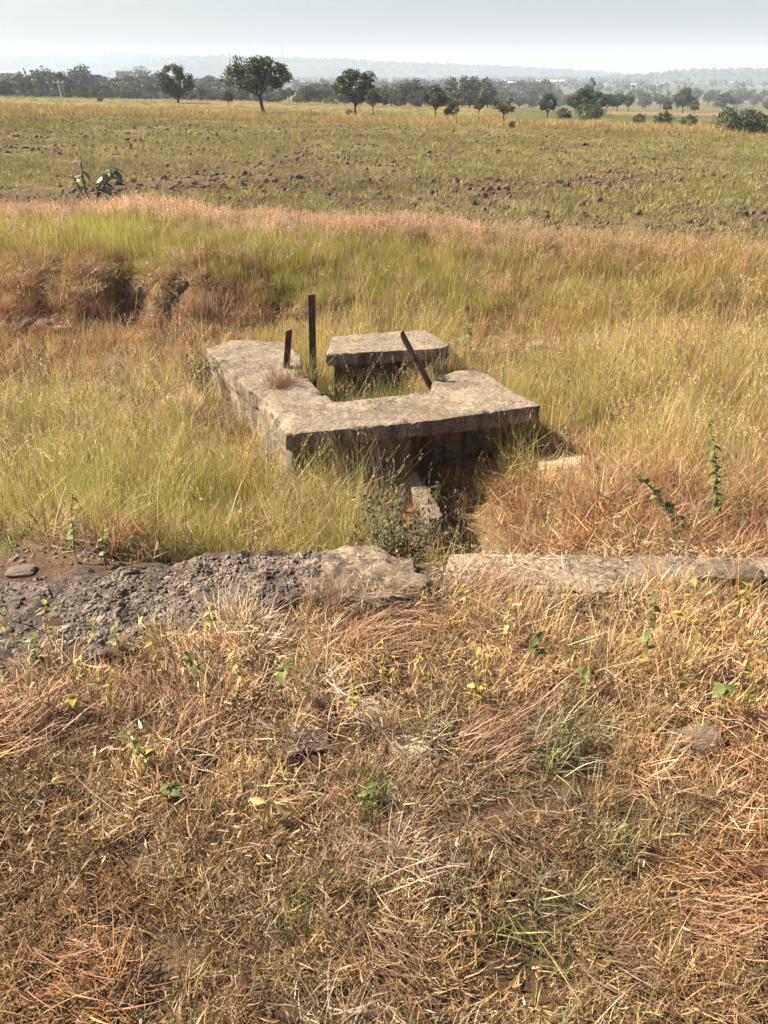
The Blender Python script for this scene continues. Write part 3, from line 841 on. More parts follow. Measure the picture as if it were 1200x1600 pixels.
# --- foreground turf
def foreground():
    n = 6000
    y = rng.uniform(.15, 2.5, n); hw = 1.15 + .5 * (y / 2.5); x = rng.uniform(-1, 1, n) * hw
    px, py = PX(x, y, np.zeros(n))
    d = np.ones(n)
    # thin over the rubble and the coping
    rub = (py < np.interp(px, [-200, 100, 230, 330, 420, 480, 560, 690, 740, 880, 1040, 1200], [1026, 1024, 1005, 962, 942, 922, 928, 914, 932, 934, 930, 938]))
    d = np.where(rub, 0, d)
    soft = (py < 75 + np.interp(px, [-200, 100, 230, 330, 420, 480, 560, 690, 740, 880, 1040, 1200], [1026, 1024, 1005, 962, 942, 922, 928, 914, 932, 934, 930, 938])) & ~rub
    d = np.where(soft, np.where(px < 420, .55, .8), d)
    d = d * np.clip(.74 + 1.25 * fbm(x * 6.5, y * 6.5, s=95, o=2), .30, 1)
    for (sx, sy, sr) in ((1088, 1160, 46), (566, 1108, 50), (640, 1166, 38), (470, 1150, 36)):
        d = np.where(np.hypot(px - sx, (py - sy) * 1.4) < sr, .12, d)
    k = rng.random(n) < d
    x, y, px, py, soft = x[k], y[k], px[k], py[k], soft[k]; n = len(x)
    z = terrain(x, y)
    u = rng.random(n); m = fbm(x * 2.2, y * 2.2, s=91, o=3); m2 = fbm(x * 1.1 + 5, y * 1.1, s=92, o=3)
    idx = pick(n, (0, 10))
    idx = np.where(u < .045, pick(n, (10, 15)), idx)
    gr = np.exp(-((px - 870) / 120) ** 2 - ((py - 1420) / 130) ** 2) * .55 + np.exp(-((px - 860) / 90) ** 2 - ((py - 1160) / 50) ** 2) * .5 + np.exp(-((px - 590) / 60) ** 2 - ((py - 1260) / 60) ** 2) * .35
    idx = np.where(rng.random(n) < gr * .75 + .03, pick(n, (15, 19)), idx)
    rd = np.exp(-((px - 1080) / 220) ** 2 - ((py - 1420) / 150) ** 2) * .8 + np.exp(-((px - 560) / 150) ** 2 - ((py - 1040) / 90) ** 2) * .15
    idx = np.where(rng.random(n) < rd * .5, pick(n, (19, 23)), idx)
    up = .09 + .25 * sm(1150, 960, py)
    idx = np.where(rng.random(n) < up * (m2 > -.1), pick(n, (23, 27)), idx)
    idx = np.where(rng.random(n) < .09, pick(n, (27, 31)), idx)
    bl = sum(np.exp(-((px - a) / 60) ** 2 - ((py - b) / 45) ** 2) for a, b in ((620, 1330), (370, 965), (330, 985), (900, 1185), (520, 1100), (1120, 1210), (760, 1250)))
    idx = np.where(rng.random(n) < np.clip(bl, 0, 1) * .22 + .004, pick(n, (31, 34)), idx)
    sc = rng.uniform(.6, 1.1, n) * (1 + .25 * m) * (1 - .12 * sm(1200, 1450, py))
    rot = rrot(n, .22)
    pr = fbm(x * 3.2 + 9, y * 3.2, s=96, o=2); prs = (pr > .42) & (rng.random(n) < .42) & ~(soft & (px < 480)); idx = np.where(prs, pick(n, (19, 23)), idx); sc = np.where(prs, sc * 1.2, sc)
    rot[:, 2] = np.where((idx >= 19) & (idx < 23), rng.normal(.1, .45, n) + 2.6 * vn(x * 1.7, y * 1.7, s=98), rot[:, 2])
    tint = np.ones((n, 3)) * (1 + .22 * m[:, None])
    lo = sm(1150, 1500, py)[:, None]
    tint = tint * ((1 - lo) * np.array([1.12, 1.03, .95]) + lo * np.array([.95, .86, .75]))
    lf = (sm(500, 100, px) * sm(1100, 1400, py))[:, None]
    tint = tint * (1 - lf) + tint * lf * np.array([.92, .86, .72])
    pk = (np.clip(m2 * 1.4, 0, 1) * .6)[:, None]
    tint = tint * (1 - pk) + tint * pk * np.array([1.06, .90, .84])
    scatter('dry_turf', 'short matted dry brown grass covering the foreground', C_mat, np.stack([x, y, z - .004], -1), rot, np.repeat(sc[:, None], 3, 1), idx, np.clip(tint, .3, 1.6))
foreground()
def litter_on_wall():
    n = 900
    x = rng.uniform(-.45, 2.2, n); y = rng.uniform(2.2, 2.55, n); px, py = PX(x, y, np.full(n, .03))
    k = (in_poly(x, y, kp + kf) | in_poly(x, y, hp)) & (rng.random(n) < np.clip(.08 + .5 * sm(880, 925, py) + .5 * fbm(x * 5, y * 9, s=97, o=2), 0, 1))
    x, y = x[k], y[k]; n = len(x)
    scatter('wall_litter', 'dead grass and litter lying on the low concrete wall', C_mat, np.stack([x, y, np.full(n, .022)], -1), rrot(n, .05), np.repeat(rng.uniform(.4, .9, n)[:, None], 3, 1), np.where(rng.random(n) < .6, pick(n, (27, 31)), pick(n, (10, 15))), np.ones((n, 3)))
litter_on_wall()

# --- meadow between the low wall and the bank
def meadow():
    n = 8800
    y = 2.55 + (8.7 - 2.55) * rng.random(n) ** .85; x = rng.uniform(-1, 1, n) * (.75 + .50 * y)
    z = terrain(x, y); px, py = PX(x, y, z)
    d = np.ones(n)
    d[near_poly(x, y, slab_poly, .03) | near_poly(x, y, back_poly, .03) | near_poly(x, y, cw, .02) | near_poly(x, y, kp + kf, .06) | near_poly(x, y, hp, .02) | near_poly(x, y, lp, .02)] = 0
    pit = np.exp(-((x - .36) / .30) ** 2 - ((y - 3.72) / .42) ** 2)
    d *= 1 - .85 * np.clip(pit * 1.5, 0, 1)
    d *= np.where((x > .22) & (x < .80) & (y > 3.15) & (y < 4.5), .35, 1)
    d *= np.where((px > 550) & (px < 655) & (py > 800), .3, 1)
    bare = np.exp(-((px - 20) / 90) ** 2 - ((py - 850) / 55) ** 2) * .97
    bare += np.exp(-((px - 130) / 130) ** 2 - ((py - 515) / 18) ** 2) * .45 + np.exp(-((px - 890) / 60) ** 2 - ((py - 742) / 24) ** 2) * .9
    bare += np.exp(-((px - 280) / 60) ** 2 - ((py - 490) / 30) ** 2) * .2
    d *= np.clip(1 - bare, 0, 1)
    d = np.where((x > -.62) & (x < .24) & (y > 3.2) & (y < 4.25) & (d > 0), 1.6, d)
    d *= np.clip(.70 + 1.0 * fbm(x * 1.7, y * 1.7, s=101, o=3), .06, 1)
    bk = bank(x, y)
    d *= np.where((x < -.6) & (bk > .12) & (bk < .85), 1.4 - .9 * hollow(x), 1)
    k = rng.random(n) < d; x, y, z, px, py, bk, pit = (a[k] for a in (x, y, z, px, py, bk, pit)); n = len(x)
    g = .52 + 1.0 * fbm(x * .75 + 3, y * .55, s=103, o=3)
    g -= .2 * sm(800, 950, px)
    g += .42 * sm(520, 300, px) * sm(560, 640, py) - .35 * sm(860, 1000, px) * sm(520, 620, py)
    g += .5 * np.exp(-((px - 740) / 60) ** 2 - ((py - 550) / 40) ** 2) + .3 * np.exp(-((px - 560) / 110) ** 2 - ((py - 790) / 60) ** 2)
    red = .8 * sm(360, 300, px) * sm(440, 470, py) * sm(600, 560, py) + np.exp(-((px - 340) / 90) ** 2 - ((py - 480) / 38) ** 2) + .8 * np.exp(-((px - 90) / 130) ** 2 - ((py - 480) / 26) ** 2) + .5 * np.exp(-((px - 240) / 80) ** 2 - ((py - 520) / 25) ** 2) + .45 * np.exp(-((px - 930) / 170) ** 2 - ((py - 815) / 45) ** 2) + .3 * np.exp(-((px - 540) / 80) ** 2 - ((py - 480) / 40) ** 2) + .25 * (fbm(x * 1.4, y * 1.4, s=109, o=2) > .45)
    dull = sm(760, 900, px) * sm(590, 520, py) * .7 + .15
    u = rng.random(n)
    idx = np.where(rng.random(n) < np.clip(g, .08, .92), pick(n, I_GREEN), pick(n, I_STRAW))
    idx = np.where(rng.random(n) < dull * .6, pick(n, I_DULL), idx)
    idx = np.where(rng.random(n) < .16 + .35 * np.exp(-((px - 560) / 130) ** 2 - ((py - 740) / 50) ** 2) + .3 * np.exp(-((px - 900) / 120) ** 2 - ((py - 790) / 50) ** 2), pick(n, I_TANG), idx)
    idx = np.where(rng.random(n) < np.clip(red * .62, 0, .6), pick(n, I_RED), idx)
    idx = np.where(rng.random(n) < .09 + .3 * np.exp(-((px - 250) / 200) ** 2 - ((py - 840) / 40) ** 2), pick(n, I_LUSH), idx)
    sc = rng.uniform(.52, 1.05, n) * (1 + .36 * fbm(x * 1.1, y * 1.1, s=105, o=3))
    sc *= (.90 + .22 * vn(x * 3.6, y * 3.6, s=108)) * np.where(np.clip(red, 0, 1) > .3, .8, 1) * (1 - .38 * sm(3.4, 2.6, y)) * (1 - .3 * sm(900, 1000, px) * sm(700, 780, py))
    d_s = np.hypot(x - STN.x, (y - STN.y + .12) * .75); sc *= np.where(d_s < .22, .3, 1)
    # keep the view of the box free: shorter right in front of its left face and front edge
    void = (x > .22) & (x < .80) & (y > 3.15) & (y < 4.5)
    sc *= np.where(void, .6, 1)
    front = (x > -.62) & (x < .24) & (y > 3.2) & (y < 4.25)
    sc = np.where(front, np.clip(sc, .85, 1.2) * 1.05, sc)
    idx = np.where(front & (rng.random(n) < .4), pick(n, I_TANG), idx); idx = np.where(front & (rng.random(n) < .25), pick(n, I_RED), idx)
    nb = (x > .8) & (y < 3.7); sc *= np.where(nb, .55, 1)
    idx = np.where(nb & (rng.random(n) < .45), pick(n, I_TANG), idx); idx = np.where(nb & (rng.random(n) < .22), pick(n, I_RED), idx)
    sc *= np.where((px > 300) & (px < 460) & (py > 560) & (py < 720), .70, 1)
    sc *= np.where((px > 330) & (px < 760) & (py > 440) & (py < 540), .80, 1)
    sc *= 1 - .48 * sm(420, 330, px) * sm(632, 600, py)
    sc *= 1 - .35 * sm(320, 360, px) * sm(760, 640, px) * sm(540, 500, py)
    hs = sc[:, None] * np.stack([np.ones(n), np.ones(n), rng.uniform(.85, 1.15, n)], -1)
    m = fbm(x * .8, y * .8, s=107, o=3)[:, None]
    tint = (1.22 + .3 * m) * np.array([1.02, 1.03, .90])
    dk = (sm(770, 880, px) * sm(590, 530, py))[:, None]
    tint = tint * (1 - dk) + tint * dk * np.array([.98, .94, .82])
    yl = (sm(450, 200, px) * sm(520, 600, py))[:, None]
    tint = tint * (1 - yl) + tint * yl * np.array([1.0, 1.04, .95])
    rot = rrot(n, .12); rot[:, 2] = rng.normal(0, .9, n)
    scatter('tall_grass', 'tall yellow green and straw grass with seed heads around the concrete box', C_tall, np.stack([x, y, z - .01], -1), rot, hs, idx, np.clip(tint, .3, 1.6))
meadow()

def long_stems():
    n = 1700
    y = 2.7 + (9.0 - 2.7) * rng.random(n); x = rng.uniform(-1, 1, n) * (.75 + .5 * y)
    z = terrain(x, y); px, py = PX(x, y, z)
    d = np.ones(n); d[near_poly(x, y, slab_poly, .03) | near_poly(x, y, back_poly, .03) | near_poly(x, y, cw, .02)] = 0
    d *= np.where((px < 470) & (py > 430) & (py < 570), .1, 1) * np.where((np.abs(px - 740) < 110) & (py > 655) & (py < 800), .6, 1)
    d *= np.clip(.55 + .9 * fbm(x * 1.1, y * 1.1, s=151, o=2), .05, 1)
    d *= 1 - .9 * np.exp(-((px - 20) / 90) ** 2 - ((py - 850) / 55) ** 2)
    k = rng.random(n) < d; x, y, z = x[k], y[k], z[k]; n = len(x)
    rot = rrot(n, .1); rot[:, 2] = rng.normal(0, .7, n)
    scatter('seeding_stems', 'long single grass stems with pale seed heads leaning over the meadow', C_long, np.stack([x, y, z], -1), rot, np.repeat(rng.uniform(.7, 1.1, n)[:, None], 3, 1), rng.integers(0, 6, n), np.ones((n, 3)))
C_long, _ = clump_set('stem_clump', [blades(7, .15, (.45, .75), (.0016, .0026), (.05, .5), (.1, 1.1), [straw, pale, gold, fresh], 600 + k, seg=7, seeds=.45, seed_col=(.62, .47, .27), seed_len=(.04, .08), dirbias=(.2, .5), sw=.0035) for k in range(6)], M_meadow)
long_stems()

def thatch():
    # dead matted growth low down between the stems, behind the coping and under the bank
    n = 7500
    y = 2.6 + (8.8 - 2.6) * rng.random(n) ** .9; x = rng.uniform(-1, 1, n) * (.75 + .5 * y)
    z = terrain(x, y); px, py = PX(x, y, z)
    nb = (x > .68) & (y < 4.4); lb = (x < -1.1) & (y > 5.9)
    d = np.where(nb | lb, 1.0, .45)
    d[near_poly(x, y, slab_poly, .03) | near_poly(x, y, back_poly, .03) | near_poly(x, y, cw, .02) | near_poly(x, y, kp + kf, .05) | near_poly(x, y, hp, .02) | near_poly(x, y, lp, .02)] = 0
    d *= np.where((x > .22) & (x < .68) & (y > 3.15) & (y < 4.5), .4, 1) * np.where(lb, 1 - .9 * np.clip(hollow(x) * 1.5, 0, 1) * (y > 7.3), .8)
    d *= np.where(np.hypot(x - STN.x, (y - STN.y + .05) * .8) < .14, 0, 1)
    d *= 1 - .55 * (np.exp(-((px - 20) / 90) ** 2 - ((py - 850) / 55) ** 2) + np.exp(-((px - 875) / 45) ** 2 - ((py - 745) / 16) ** 2))
    k = rng.random(n) < d; x, y, z, lb, nb = x[k], y[k], z[k], lb[k], nb[k]; n = len(x)
    idx = np.where(rng.random(n) < .55, pick(n, (0, 10)), np.where(rng.random(n) < .5, pick(n, (19, 23)), pick(n, (23, 27))))
    red = (rng.random((n, 1)) < np.where(lb, .4, np.where(nb, .4, .12))[:, None]) * np.ones((n, 3))
    tint = (1 - red) * np.array([1.1, 1.05, .95]) + red * np.array([.95, .62, .50])
    sc = rng.uniform(1.0, 1.9, n) * np.where(lb, .95, 1)
    scatter('matted_grass', 'low matted dead grass between the tall stems and under the bank', C_mat, np.stack([x, y, z - .005], -1), rrot(n, .2), np.repeat(sc[:, None], 3, 1), idx, tint, .25)
    n = 560
    x = rng.uniform(-5.2, -1.15, n); y = rng.uniform(6.2, 8.5, n); h_ = hollow(x) * (y > 7.3)
    k = (rng.random(n) < .8 * np.clip(.6 + .8 * fbm(x * 1.4, y * 1.8, s=161, o=2), .05, 1) * (1 - 1.0 * np.clip(h_ * 1.6, 0, 1))); x, y = x[k], y[k]; n = len(x)
    idx = np.where(rng.random(n) < .3, pick(n, I_RED), np.where(rng.random(n) < .5, pick(n, I_DULL), pick(n, I_STRAW)))
    scatter('bank_tufts', 'short red brown and straw tufts on the broken ground under the bank', C_tall, np.stack([x, y, terrain(x, y) - .005], -1), rrot(n, .2), np.repeat(np.where(idx >= 20, rng.uniform(.7, 1.2, n), rng.uniform(.35, .65, n))[:, None], 3, 1), idx, np.ones((n, 3)) * np.array([1.1, 1.0, .95]))
    n = 420
    x = rng.uniform(.7, 2.9, n); y = rng.uniform(2.66, 4.2, n); k = ~near_poly(x, y, slab_poly, .05) & (np.hypot(x - STN.x, (y - STN.y + .12) * .75) > .2); x, y = x[k], y[k]; n = len(x)
    idx = np.where(rng.random(n) < .35, pick(n, I_RED), np.where(rng.random(n) < .6, pick(n, I_TANG), pick(n, I_STRAW)))
    scatter('coping_tufts', 'short straw and red brown tufts on the ground behind the smooth coping', C_tall, np.stack([x, y, terrain(x, y) - .005], -1), rrot(n, .2), np.repeat(np.where(idx < 12, rng.uniform(.3, .6, n), rng.uniform(.5, .9, n))[:, None], 3, 1), idx, np.ones((n, 3)) * np.array([1.15, 1.0, .92]))
thatch()

# --- lush blades inside the box, and stems in the shadow before it
def box_grass():
    n = 280
    inner = P((505, 612), (520, 628), (672, 611), (676, 598), (700, 560), (616, 552), (509, 556), (474, 556), (474, 585))
    x = rng.uniform(-1, 1, n * 8); y = rng.uniform(4, 6, n * 8)
    k = in_poly(x, y, inner); x, y = x[k][:n], y[k][:n]; n = len(x)
    z = np.full(n, -.60); px, py = PX(x, y, np.full(n, ZS))
    u = rng.random(n)
    idx = np.where(px > 645, pick(n, I_STRAW), np.where(u < .7, pick(n, I_LUSH), pick(n, I_GREEN)))
    sc = np.where(px > 630, rng.uniform(.6, .85, n), rng.uniform(.5, .85, n)) * np.where((py < 574) & (px > 505) & (px < 630), .45, 1)
    scatter('box_grass', 'green grass growing inside the concrete box', C_tall, np.stack([x, y, z], -1), rrot(n, .12), np.repeat(sc[:, None], 3, 1), idx, np.where(px[:, None] > 630, 1.0, np.array([.80, 1.02, .72])))
box_grass()

# --- bank top with rosy seed heads
def bank_top():
    n = 9500
    x = rng.uniform(-7.5, 7.5, n); f = field_front(x); y = f + rng.uniform(-2.2, 1.2, n)
    bk = bank(x, y)
    rel = y - f
    d = np.where(bk > .8, 1.0, np.where(x > 0, .45, .8 * (1 - .7 * hollow(x)))) * np.clip(.8 + .5 * fbm(x * .9, y * .9, s=111, o=3), .2, 1)
    d *= sm(1.2, -.1, rel) ** 1.6
    d *= 1 - .55 * sm(3, 5, x) * sm(-.9, -.2, rel)
    k = (rng.random(n) < d * .62) & (y > 7.3); x, y, rel = x[k], y[k], rel[k]; n = len(x)
    pinkp = np.clip(sm(-.75, -.1, rel) + .2 * fbm(x * 1.2, y * 1.2, s=113, o=2), .04, .96)
    idx = np.where(rng.random(n) < pinkp, pick(n, (6, 12)), pick(n, (0, 6)))
    m = fbm(x * .6, y * .6, s=115, o=3)
    sc = rng.uniform(.55, .95, n) * (1 + .25 * m) * np.where(rel > .2, .7, 1)
    tint = np.ones((n, 3)) * (1 + .15 * m[:, None])
    rt = sm(1.5, 4.5, x)[:, None]; tint = tint * (1 - rt) + tint * rt * np.array([.98, .92, .85])
    scatter('bank_grass', 'yellow green grass with rosy seed heads along the top of the bank', C_bank, np.stack([x, y, terrain(x, y) - .01], -1), rrot(n, .1), np.repeat(sc[:, None], 3, 1), idx, np.clip(tint, .3, 1.5))
bank_top()

# --- shoots across the field and far strips of straw
def field():
    n = 24000
    y = 9 + (48 - 9) * rng.random(n) ** 1.5; x = rng.uniform(-1, 1, n) * (1.6 + .47 * y)
    k = y > field_front(x) + .1; x, y = x[k], y[k]; n = len(x)
    d = np.clip(.50 + .9 * fbm(x * .55, y * .75, s=121, o=4) + .35 * fbm(x * .12, y * .16, s=122, o=3) + .25 * sm(13, 24, y) - .25 * sm(1, 7, x) * sm(17, 11, y), .05, 1)
    k = rng.random(n) < d; x, y = x[k], y[k]; n = len(x)
    idx = pick(n, (0, 6))
    sc = rng.uniform(.6, 1.25, n) * (1 + .5 * sm(15, 40, y))
    m = fbm(x * .2, y * .2, s=123, o=3)[:, None]
    tint = np.array([1.05, 1, .95]) * (1 + .2 * m)
    w = sm(36, 46, y)[:, None]; tint = tint * (1 - w) + w * tint * np.array([1.15, .95, .9])
    scatter('field_shoots', 'thin green shoots growing among the clods of the field', C_fld, np.stack([x, y, terrain(x, y) - .005], -1), rrot(n, .15), np.repeat(sc[:, None], 3, 1), idx, np.clip(tint, .3, 1.6))
    n = 11000
    y = 44 + (110 - 44) * rng.random(n) ** 1.3; x = rng.uniform(-1, 1, n) * (2 + .47 * y)
    q = y + .05 * x + 2 * fbm(x * .13, y * .13, s=51, o=4)
    strip = sm(44, 47, q) * sm(60, 55, q)
    d = np.clip(strip * .9 + .28 + .3 * fbm(x * .2, y * .2, s=125, o=3), .05, 1)
    px, py = PX(x, y, terrain(x, y))
    d = np.where((px > 780) & (py < 184 + .045 * (px - 760)), .04, d)
    k = (rng.random(n) < d) & (q > 44); x, y, strip = x[k], y[k], strip[k]; n = len(x)
    gcol = np.array([.72, .86, .72]) * np.ones((n, 1)); scol = np.array([.96, .90, .92]) * np.ones((n, 1))
    tint = gcol * (1 - strip[:, None]) + scol * strip[:, None]
    sc = rng.uniform(.7, 1.2, n) * (.75 + .55 * strip)
    scatter('straw_strip', 'dry straw coloured grass along the far edge of the field', C_fld, np.stack([x, y, terrain(x, y) - .01], -1), rrot(n, .1), np.repeat(sc[:, None], 3, 1), pick(n, (6, 11)), tint)
field()

# --- clods: the largest one by one, the rest together
def clods():
    n = 22000
    y = 9.4 + (46 - 9.4) * rng.random(n) ** 1.45; x = rng.uniform(-1, 1, n) * (1.5 + .46 * y)
    d = np.clip(.36 - .6 * fbm(x * .55, y * .75, s=121, o=4) + .4 * fbm(x * .3, y * .8, s=131, o=3), .03, 1)
    k = (y > field_front(x) + .35) & (rng.random(n) < d); x, y = x[k], y[k]; n = len(x)
    s = (.014 + .055 * rng.random(n) ** 3.2) * (.40 + .60 * sm(.3, 4.5, y - field_front(x)))
    s *= 1 + .25 * sm(14, 30, y)
    z = terrain(x, y) + s * .2
    app = s / y
    vis = np.abs(x) < .47 * y
    big = np.argsort(-(app * vis))[:140]
    protos = [rock_mesh('soil_clod', 500 + k, M_clod, 2, .75, .45) for k in range(7)]
    for q, i in enumerate(big):
        o = obj('soil_clod', protos[q % 7], None, (x[i], y[i], z[i]), tuple(rng.uniform(0, 6.28, 3) * np.array([.08, .08, 1])), s[i] * 1.25)
        px_, py_ = PX(x[i], y[i], z[i]); where = ('left' if px_ < 330 else 'middle' if px_ < 780 else 'right') + (' of the near edge' if py_ > 300 else ' of the centre' if py_ > 240 else ' of the far half')
        tag(o, 'dark clod of earth at the %s of the ploughed field' % where, 'clod', 'clods at the %s of the ploughed field' % where)
    rest = np.setdiff1d(np.arange(n), big)
    o = obj('small_clods', joined_rocks('small_clods', np.stack([x, y, z], -1)[rest], s[rest], M_clod, 540)); tag(o, 'small brown clods strewn over the field', kind='stuff')
    # crumbling earth on the broken face of the bank
    bx, by = rng.uniform(-3.9, -1.6, 5000), rng.uniform(7.0, 8.6, 5000); bb = bank(bx, by)
    k = (bb > .15) & (bb < .97) & (rng.random(5000) < .02 + .22 * hollow(bx)); bx, by = bx[k], by[k]
    o = obj('crumbled_earth', joined_rocks('crumbled_earth', np.stack([bx, by, terrain(bx, by)], -1), .008 + .032 * rng.random(len(bx)) ** 3, M_clod, 570)); tag(o, 'crumbled dark earth on the broken face of the grassy bank', kind='stuff')
    # grit on the bare patches
    m = 1500
    gx = rng.normal(-2.9, .8, m); gy = rng.normal(6.9, .45, m); gx[900:] = rng.normal(-1.25, .25, 600); gy[900:] = rng.normal(2.85, .25, 600)
    o = obj('grit', joined_rocks('grit', np.stack([gx, gy, terrain(gx, gy)], -1), rng.uniform(.006, .022, m) * np.where(np.arange(m) < 900, 1.3, .6), M_stone, 560)); tag(o, 'loose grit on bare earth left of the box', kind='stuff')
clods()

# ------------------------------------------------------------------ leafy plants
def leaf_mesh(name, L, Wd, mat, fold=.25, droop=.35, pts=4):
    V, Q = [], []
    for k in range(pts + 1):
        s = k / pts
        w = Wd / 2 * math.sin(math.pi * min(1, .08 + .92 * s) ** .75) if k < pts else .0004
        zc = -droop * L * s * s
        V += [(s * L, -w, zc + fold * w), (s * L, 0, zc), (s * L, w, zc + fold * w)]
    for k in range(pts):
        a = k * 3
        Q += [(a, a + 1, a + 4, a + 3), (a + 1, a + 2, a + 5, a + 4)]
    return mesh_np(name, V, Q, None, None, mat, True)

def plant(name, base, h, lean, leaves, stem_mat, label, cat, group=None, seed=0, rad=.0022, nst=1, bend=.5):
    """stem(s) with single leaves: leaves = list of (mesh, count, size range)"""
    r = np.random.default_rng(seed)
    root = empty(name, base); tag(root, label, cat, group)
    for s_ in range(nst):
        a0 = r.uniform(0, 6.28) if nst > 1 else math.atan2(lean[1], lean[0]); ln = math.hypot(*lean) if nst == 1 else r.uniform(.1, .55)
        hh = h * (1 if s_ == 0 else r.uniform(.55, .95))
        pts = []
        for k in range(6):
            f = k / 5
            o = ln * hh * (f ** (1 + bend))
            pts.append(Vector((math.cos(a0) * o + r.normal(0, .006) * f, math.sin(a0) * o + r.normal(0, .006) * f, hh * f * (1 - .12 * ln * f))))
        m = MB(); m.add(*tube(pts, [rad * (1 - .6 * k / 5) for k in range(6)], 5))
        obj('stem', m.mesh('stem', stem_mat, True), root)
        for me, cnt, (lo, hi), (s0, s1) in leaves:
            c = max(1, int(round(cnt * (1 if s_ == 0 else .7)))) if cnt else 0
            for q in range(c):
                f = s0 + (s1 - s0) * (q + r.uniform(.1, .9)) / c
                i = min(4, int(f * 5)); p = pts[i].lerp(pts[i + 1], f * 5 - i)
                obj('leaf', me, root, p, (r.normal(0, .35), r.uniform(-.5, .55), q * 2.4 + r.normal(0, .5)), r.uniform(lo, hi))
    return root

L_y = leaf_mesh('leaf', 1, .55, M_leaf_y, .3, .3); L_g = leaf_mesh('leaf', 1, .6, M_leaf_g, .25, .3); L_d = leaf_mesh('leaf', 1, .5, M_leaf_d, .2, .3)
L_m = leaf_mesh('leaf', 1, .52, M_leaf_m, .25, .25); L_dry = leaf_mesh('leaf', 1, .4, M_leaf_dry, .6, .6)

# weeds that stand in the foreground turf, (pixel of foot, height in m, kind, label)
G_w = 'yellowing weeds standing in the dry grass'
weeds = [
    (1000, 1075, .26, 'g', 'tall leafy green weed with yellow lower leaves, left of the concrete lump'),
    (1165, 1095, .20, 'g', 'green leafy weed at the right edge above the brown stone'),
    (1128, 1130, .11, 'g', 'low weed with one yellow green leaf just above the brown stone'),
    (820, 1075, .14, 'g', 'weed with one large pale green leaf in front of the coping'),
    (790, 1030, .18, 'y', 'yellow weed nearest the left end of the smooth coping'),
    (740, 985, .14, 'y', 'yellow weed growing at the broken gap in the wall'),
    (910, 1100, .10, 'g', 'small weed with one round green leaf above the dark stone'),
    (265, 1090, .24, 'y', 'tallest dry yellow weed in front of the rubble wall'),
    (118, 1085, .22, 'y', 'yellow weed with a hanging yellow green leaf before the rubble'),
    (60, 1050, .10, 'g', 'small green leaf weed at the left end of the rubble'),
    (190, 1040, .12, 'g', 'pale grey green upright weed on the rubble edge'),
    (335, 1075, .10, 'g', 'little weed with one green leaf right of the tallest dry weed'),
    (440, 1100, .12, 'g', 'small weed with green leaves above the grey flat stone'),
    (240, 1210, .13, 'g', 'weed with two broad green leaves low at the left'),
    (270, 1260, .06, 'g', 'tiny olive weed below the weed with two broad leaves'),
    (575, 1270, .07, 'g', 'bright green seedling in the middle of the turf'),
    (430, 1300, .08, 'd', 'dry weed with one curled tan leaf near the centre'),
    (108, 1130, .08, 'y', 'short weed with a single golden leaf at the left'),
    (395, 1010, .18, 'd', 'dry brown stalk beside the rubble wall'),
    (660, 1010, .16, 'd', 'dry tan stalk below the broken core of the wall'),
]
for i in range(30):
    weeds.append((rng.uniform(520, 1190) if i < 19 else rng.uniform(20, 420), rng.uniform(960, 1150), rng.uniform(.10, .22), 'yd'[i % 2], None))
for i, (a, b, h, kd, lab) in enumerate(weeds):
    p = hit(a, b); p.z = float(terrain(p.x, p.y))
    lv = {'g': [(L_g, 5, (.022, .036), (.35, 1)), (L_y, 3, (.018, .03), (.15, .6))], 'y': [(L_y, 5, (.015, .028), (.3, 1)), (L_dry, 2, (.015, .025), (.2, .8))],
          'd': [(L_dry, 4, (.014, .026), (.3, 1))]}[kd]
    if lab and ('one' in lab or 'single' in lab): lv = [(lv[0][0], 2, (.03, .042), (.75, 1))]
    g_ = None
    if lab is None: lab, g_ = ('thin yellowing weed standing in the dry grass', G_w) if kd == 'y' else ('thin dry brown weed stalk standing in the dry grass', 'dry weed stalks in the grass')
    lv = [(q_[0], q_[1] + 3, (q_[2][0], q_[2][1] * 1.08), q_[3]) for q_ in lv]
    plant('weed', p, h * 1.3, (rng.normal(0, .15), rng.normal(0, .15)), lv, M_stem if kd != 'g' else M_stem_g, lab, 'weed', g_, 700 + i, .0024)

# leafy weeds of the meadow
def at_foot(px, py): 
    p = hit(px, py); return p
plant('weed', at_foot(1062, 835), .34, (-.75, .05), [(L_g, 18, (.035, .065), (.2, 1)), (L_g, 6, (.035, .055), (.1, .5))], M_stem_g, 'dark green leafy weed bending left behind the coping', 'weed', None, 801, .004, 1, .3)
plant('weed', at_foot(1118, 838), .62, (-.22, .05), [(L_g, 22, (.03, .055), (.2, .8)), (L_g, 12, (.028, .045), (.15, .6)), (L_d, 8, (.015, .025), (.75, 1))], M_stem_g, 'tallest green leafy weed rising behind the coping at the right', 'weed', None, 802, .004, 1, .3)
plant('weed', at_foot(925, 775), .34, (.1, .1), [(L_g, 8, (.02, .035), (.3, 1)), (L_y, 4, (.02, .035), (.3, 1))], M_stem_g, 'thin pale green weed over the pale slab of earth', 'weed', None, 803, .003)
plant('weed', at_foot(1050, 862), .16, (.1, .1), [(L_g, 8, (.015, .03), (.2, 1))], M_stem_g, 'small pale green weed at the back edge of the coping', 'weed', None, 804, .002)
plant('weed', at_foot(1160, 850), .20, (-.1, .1), [(L_g, 9, (.02, .03), (.2, 1))], M_stem_g, 'low green weed right of the tallest leafy weed', 'weed', None, 805, .002)
plant('weed', at_foot(870, 655), .34, (.15, .1), [(L_g, 12, (.03, .05), (.3, 1))], M_stem_g, 'light green leafy weed right of the corner of the box', 'weed', None, 806, .003)
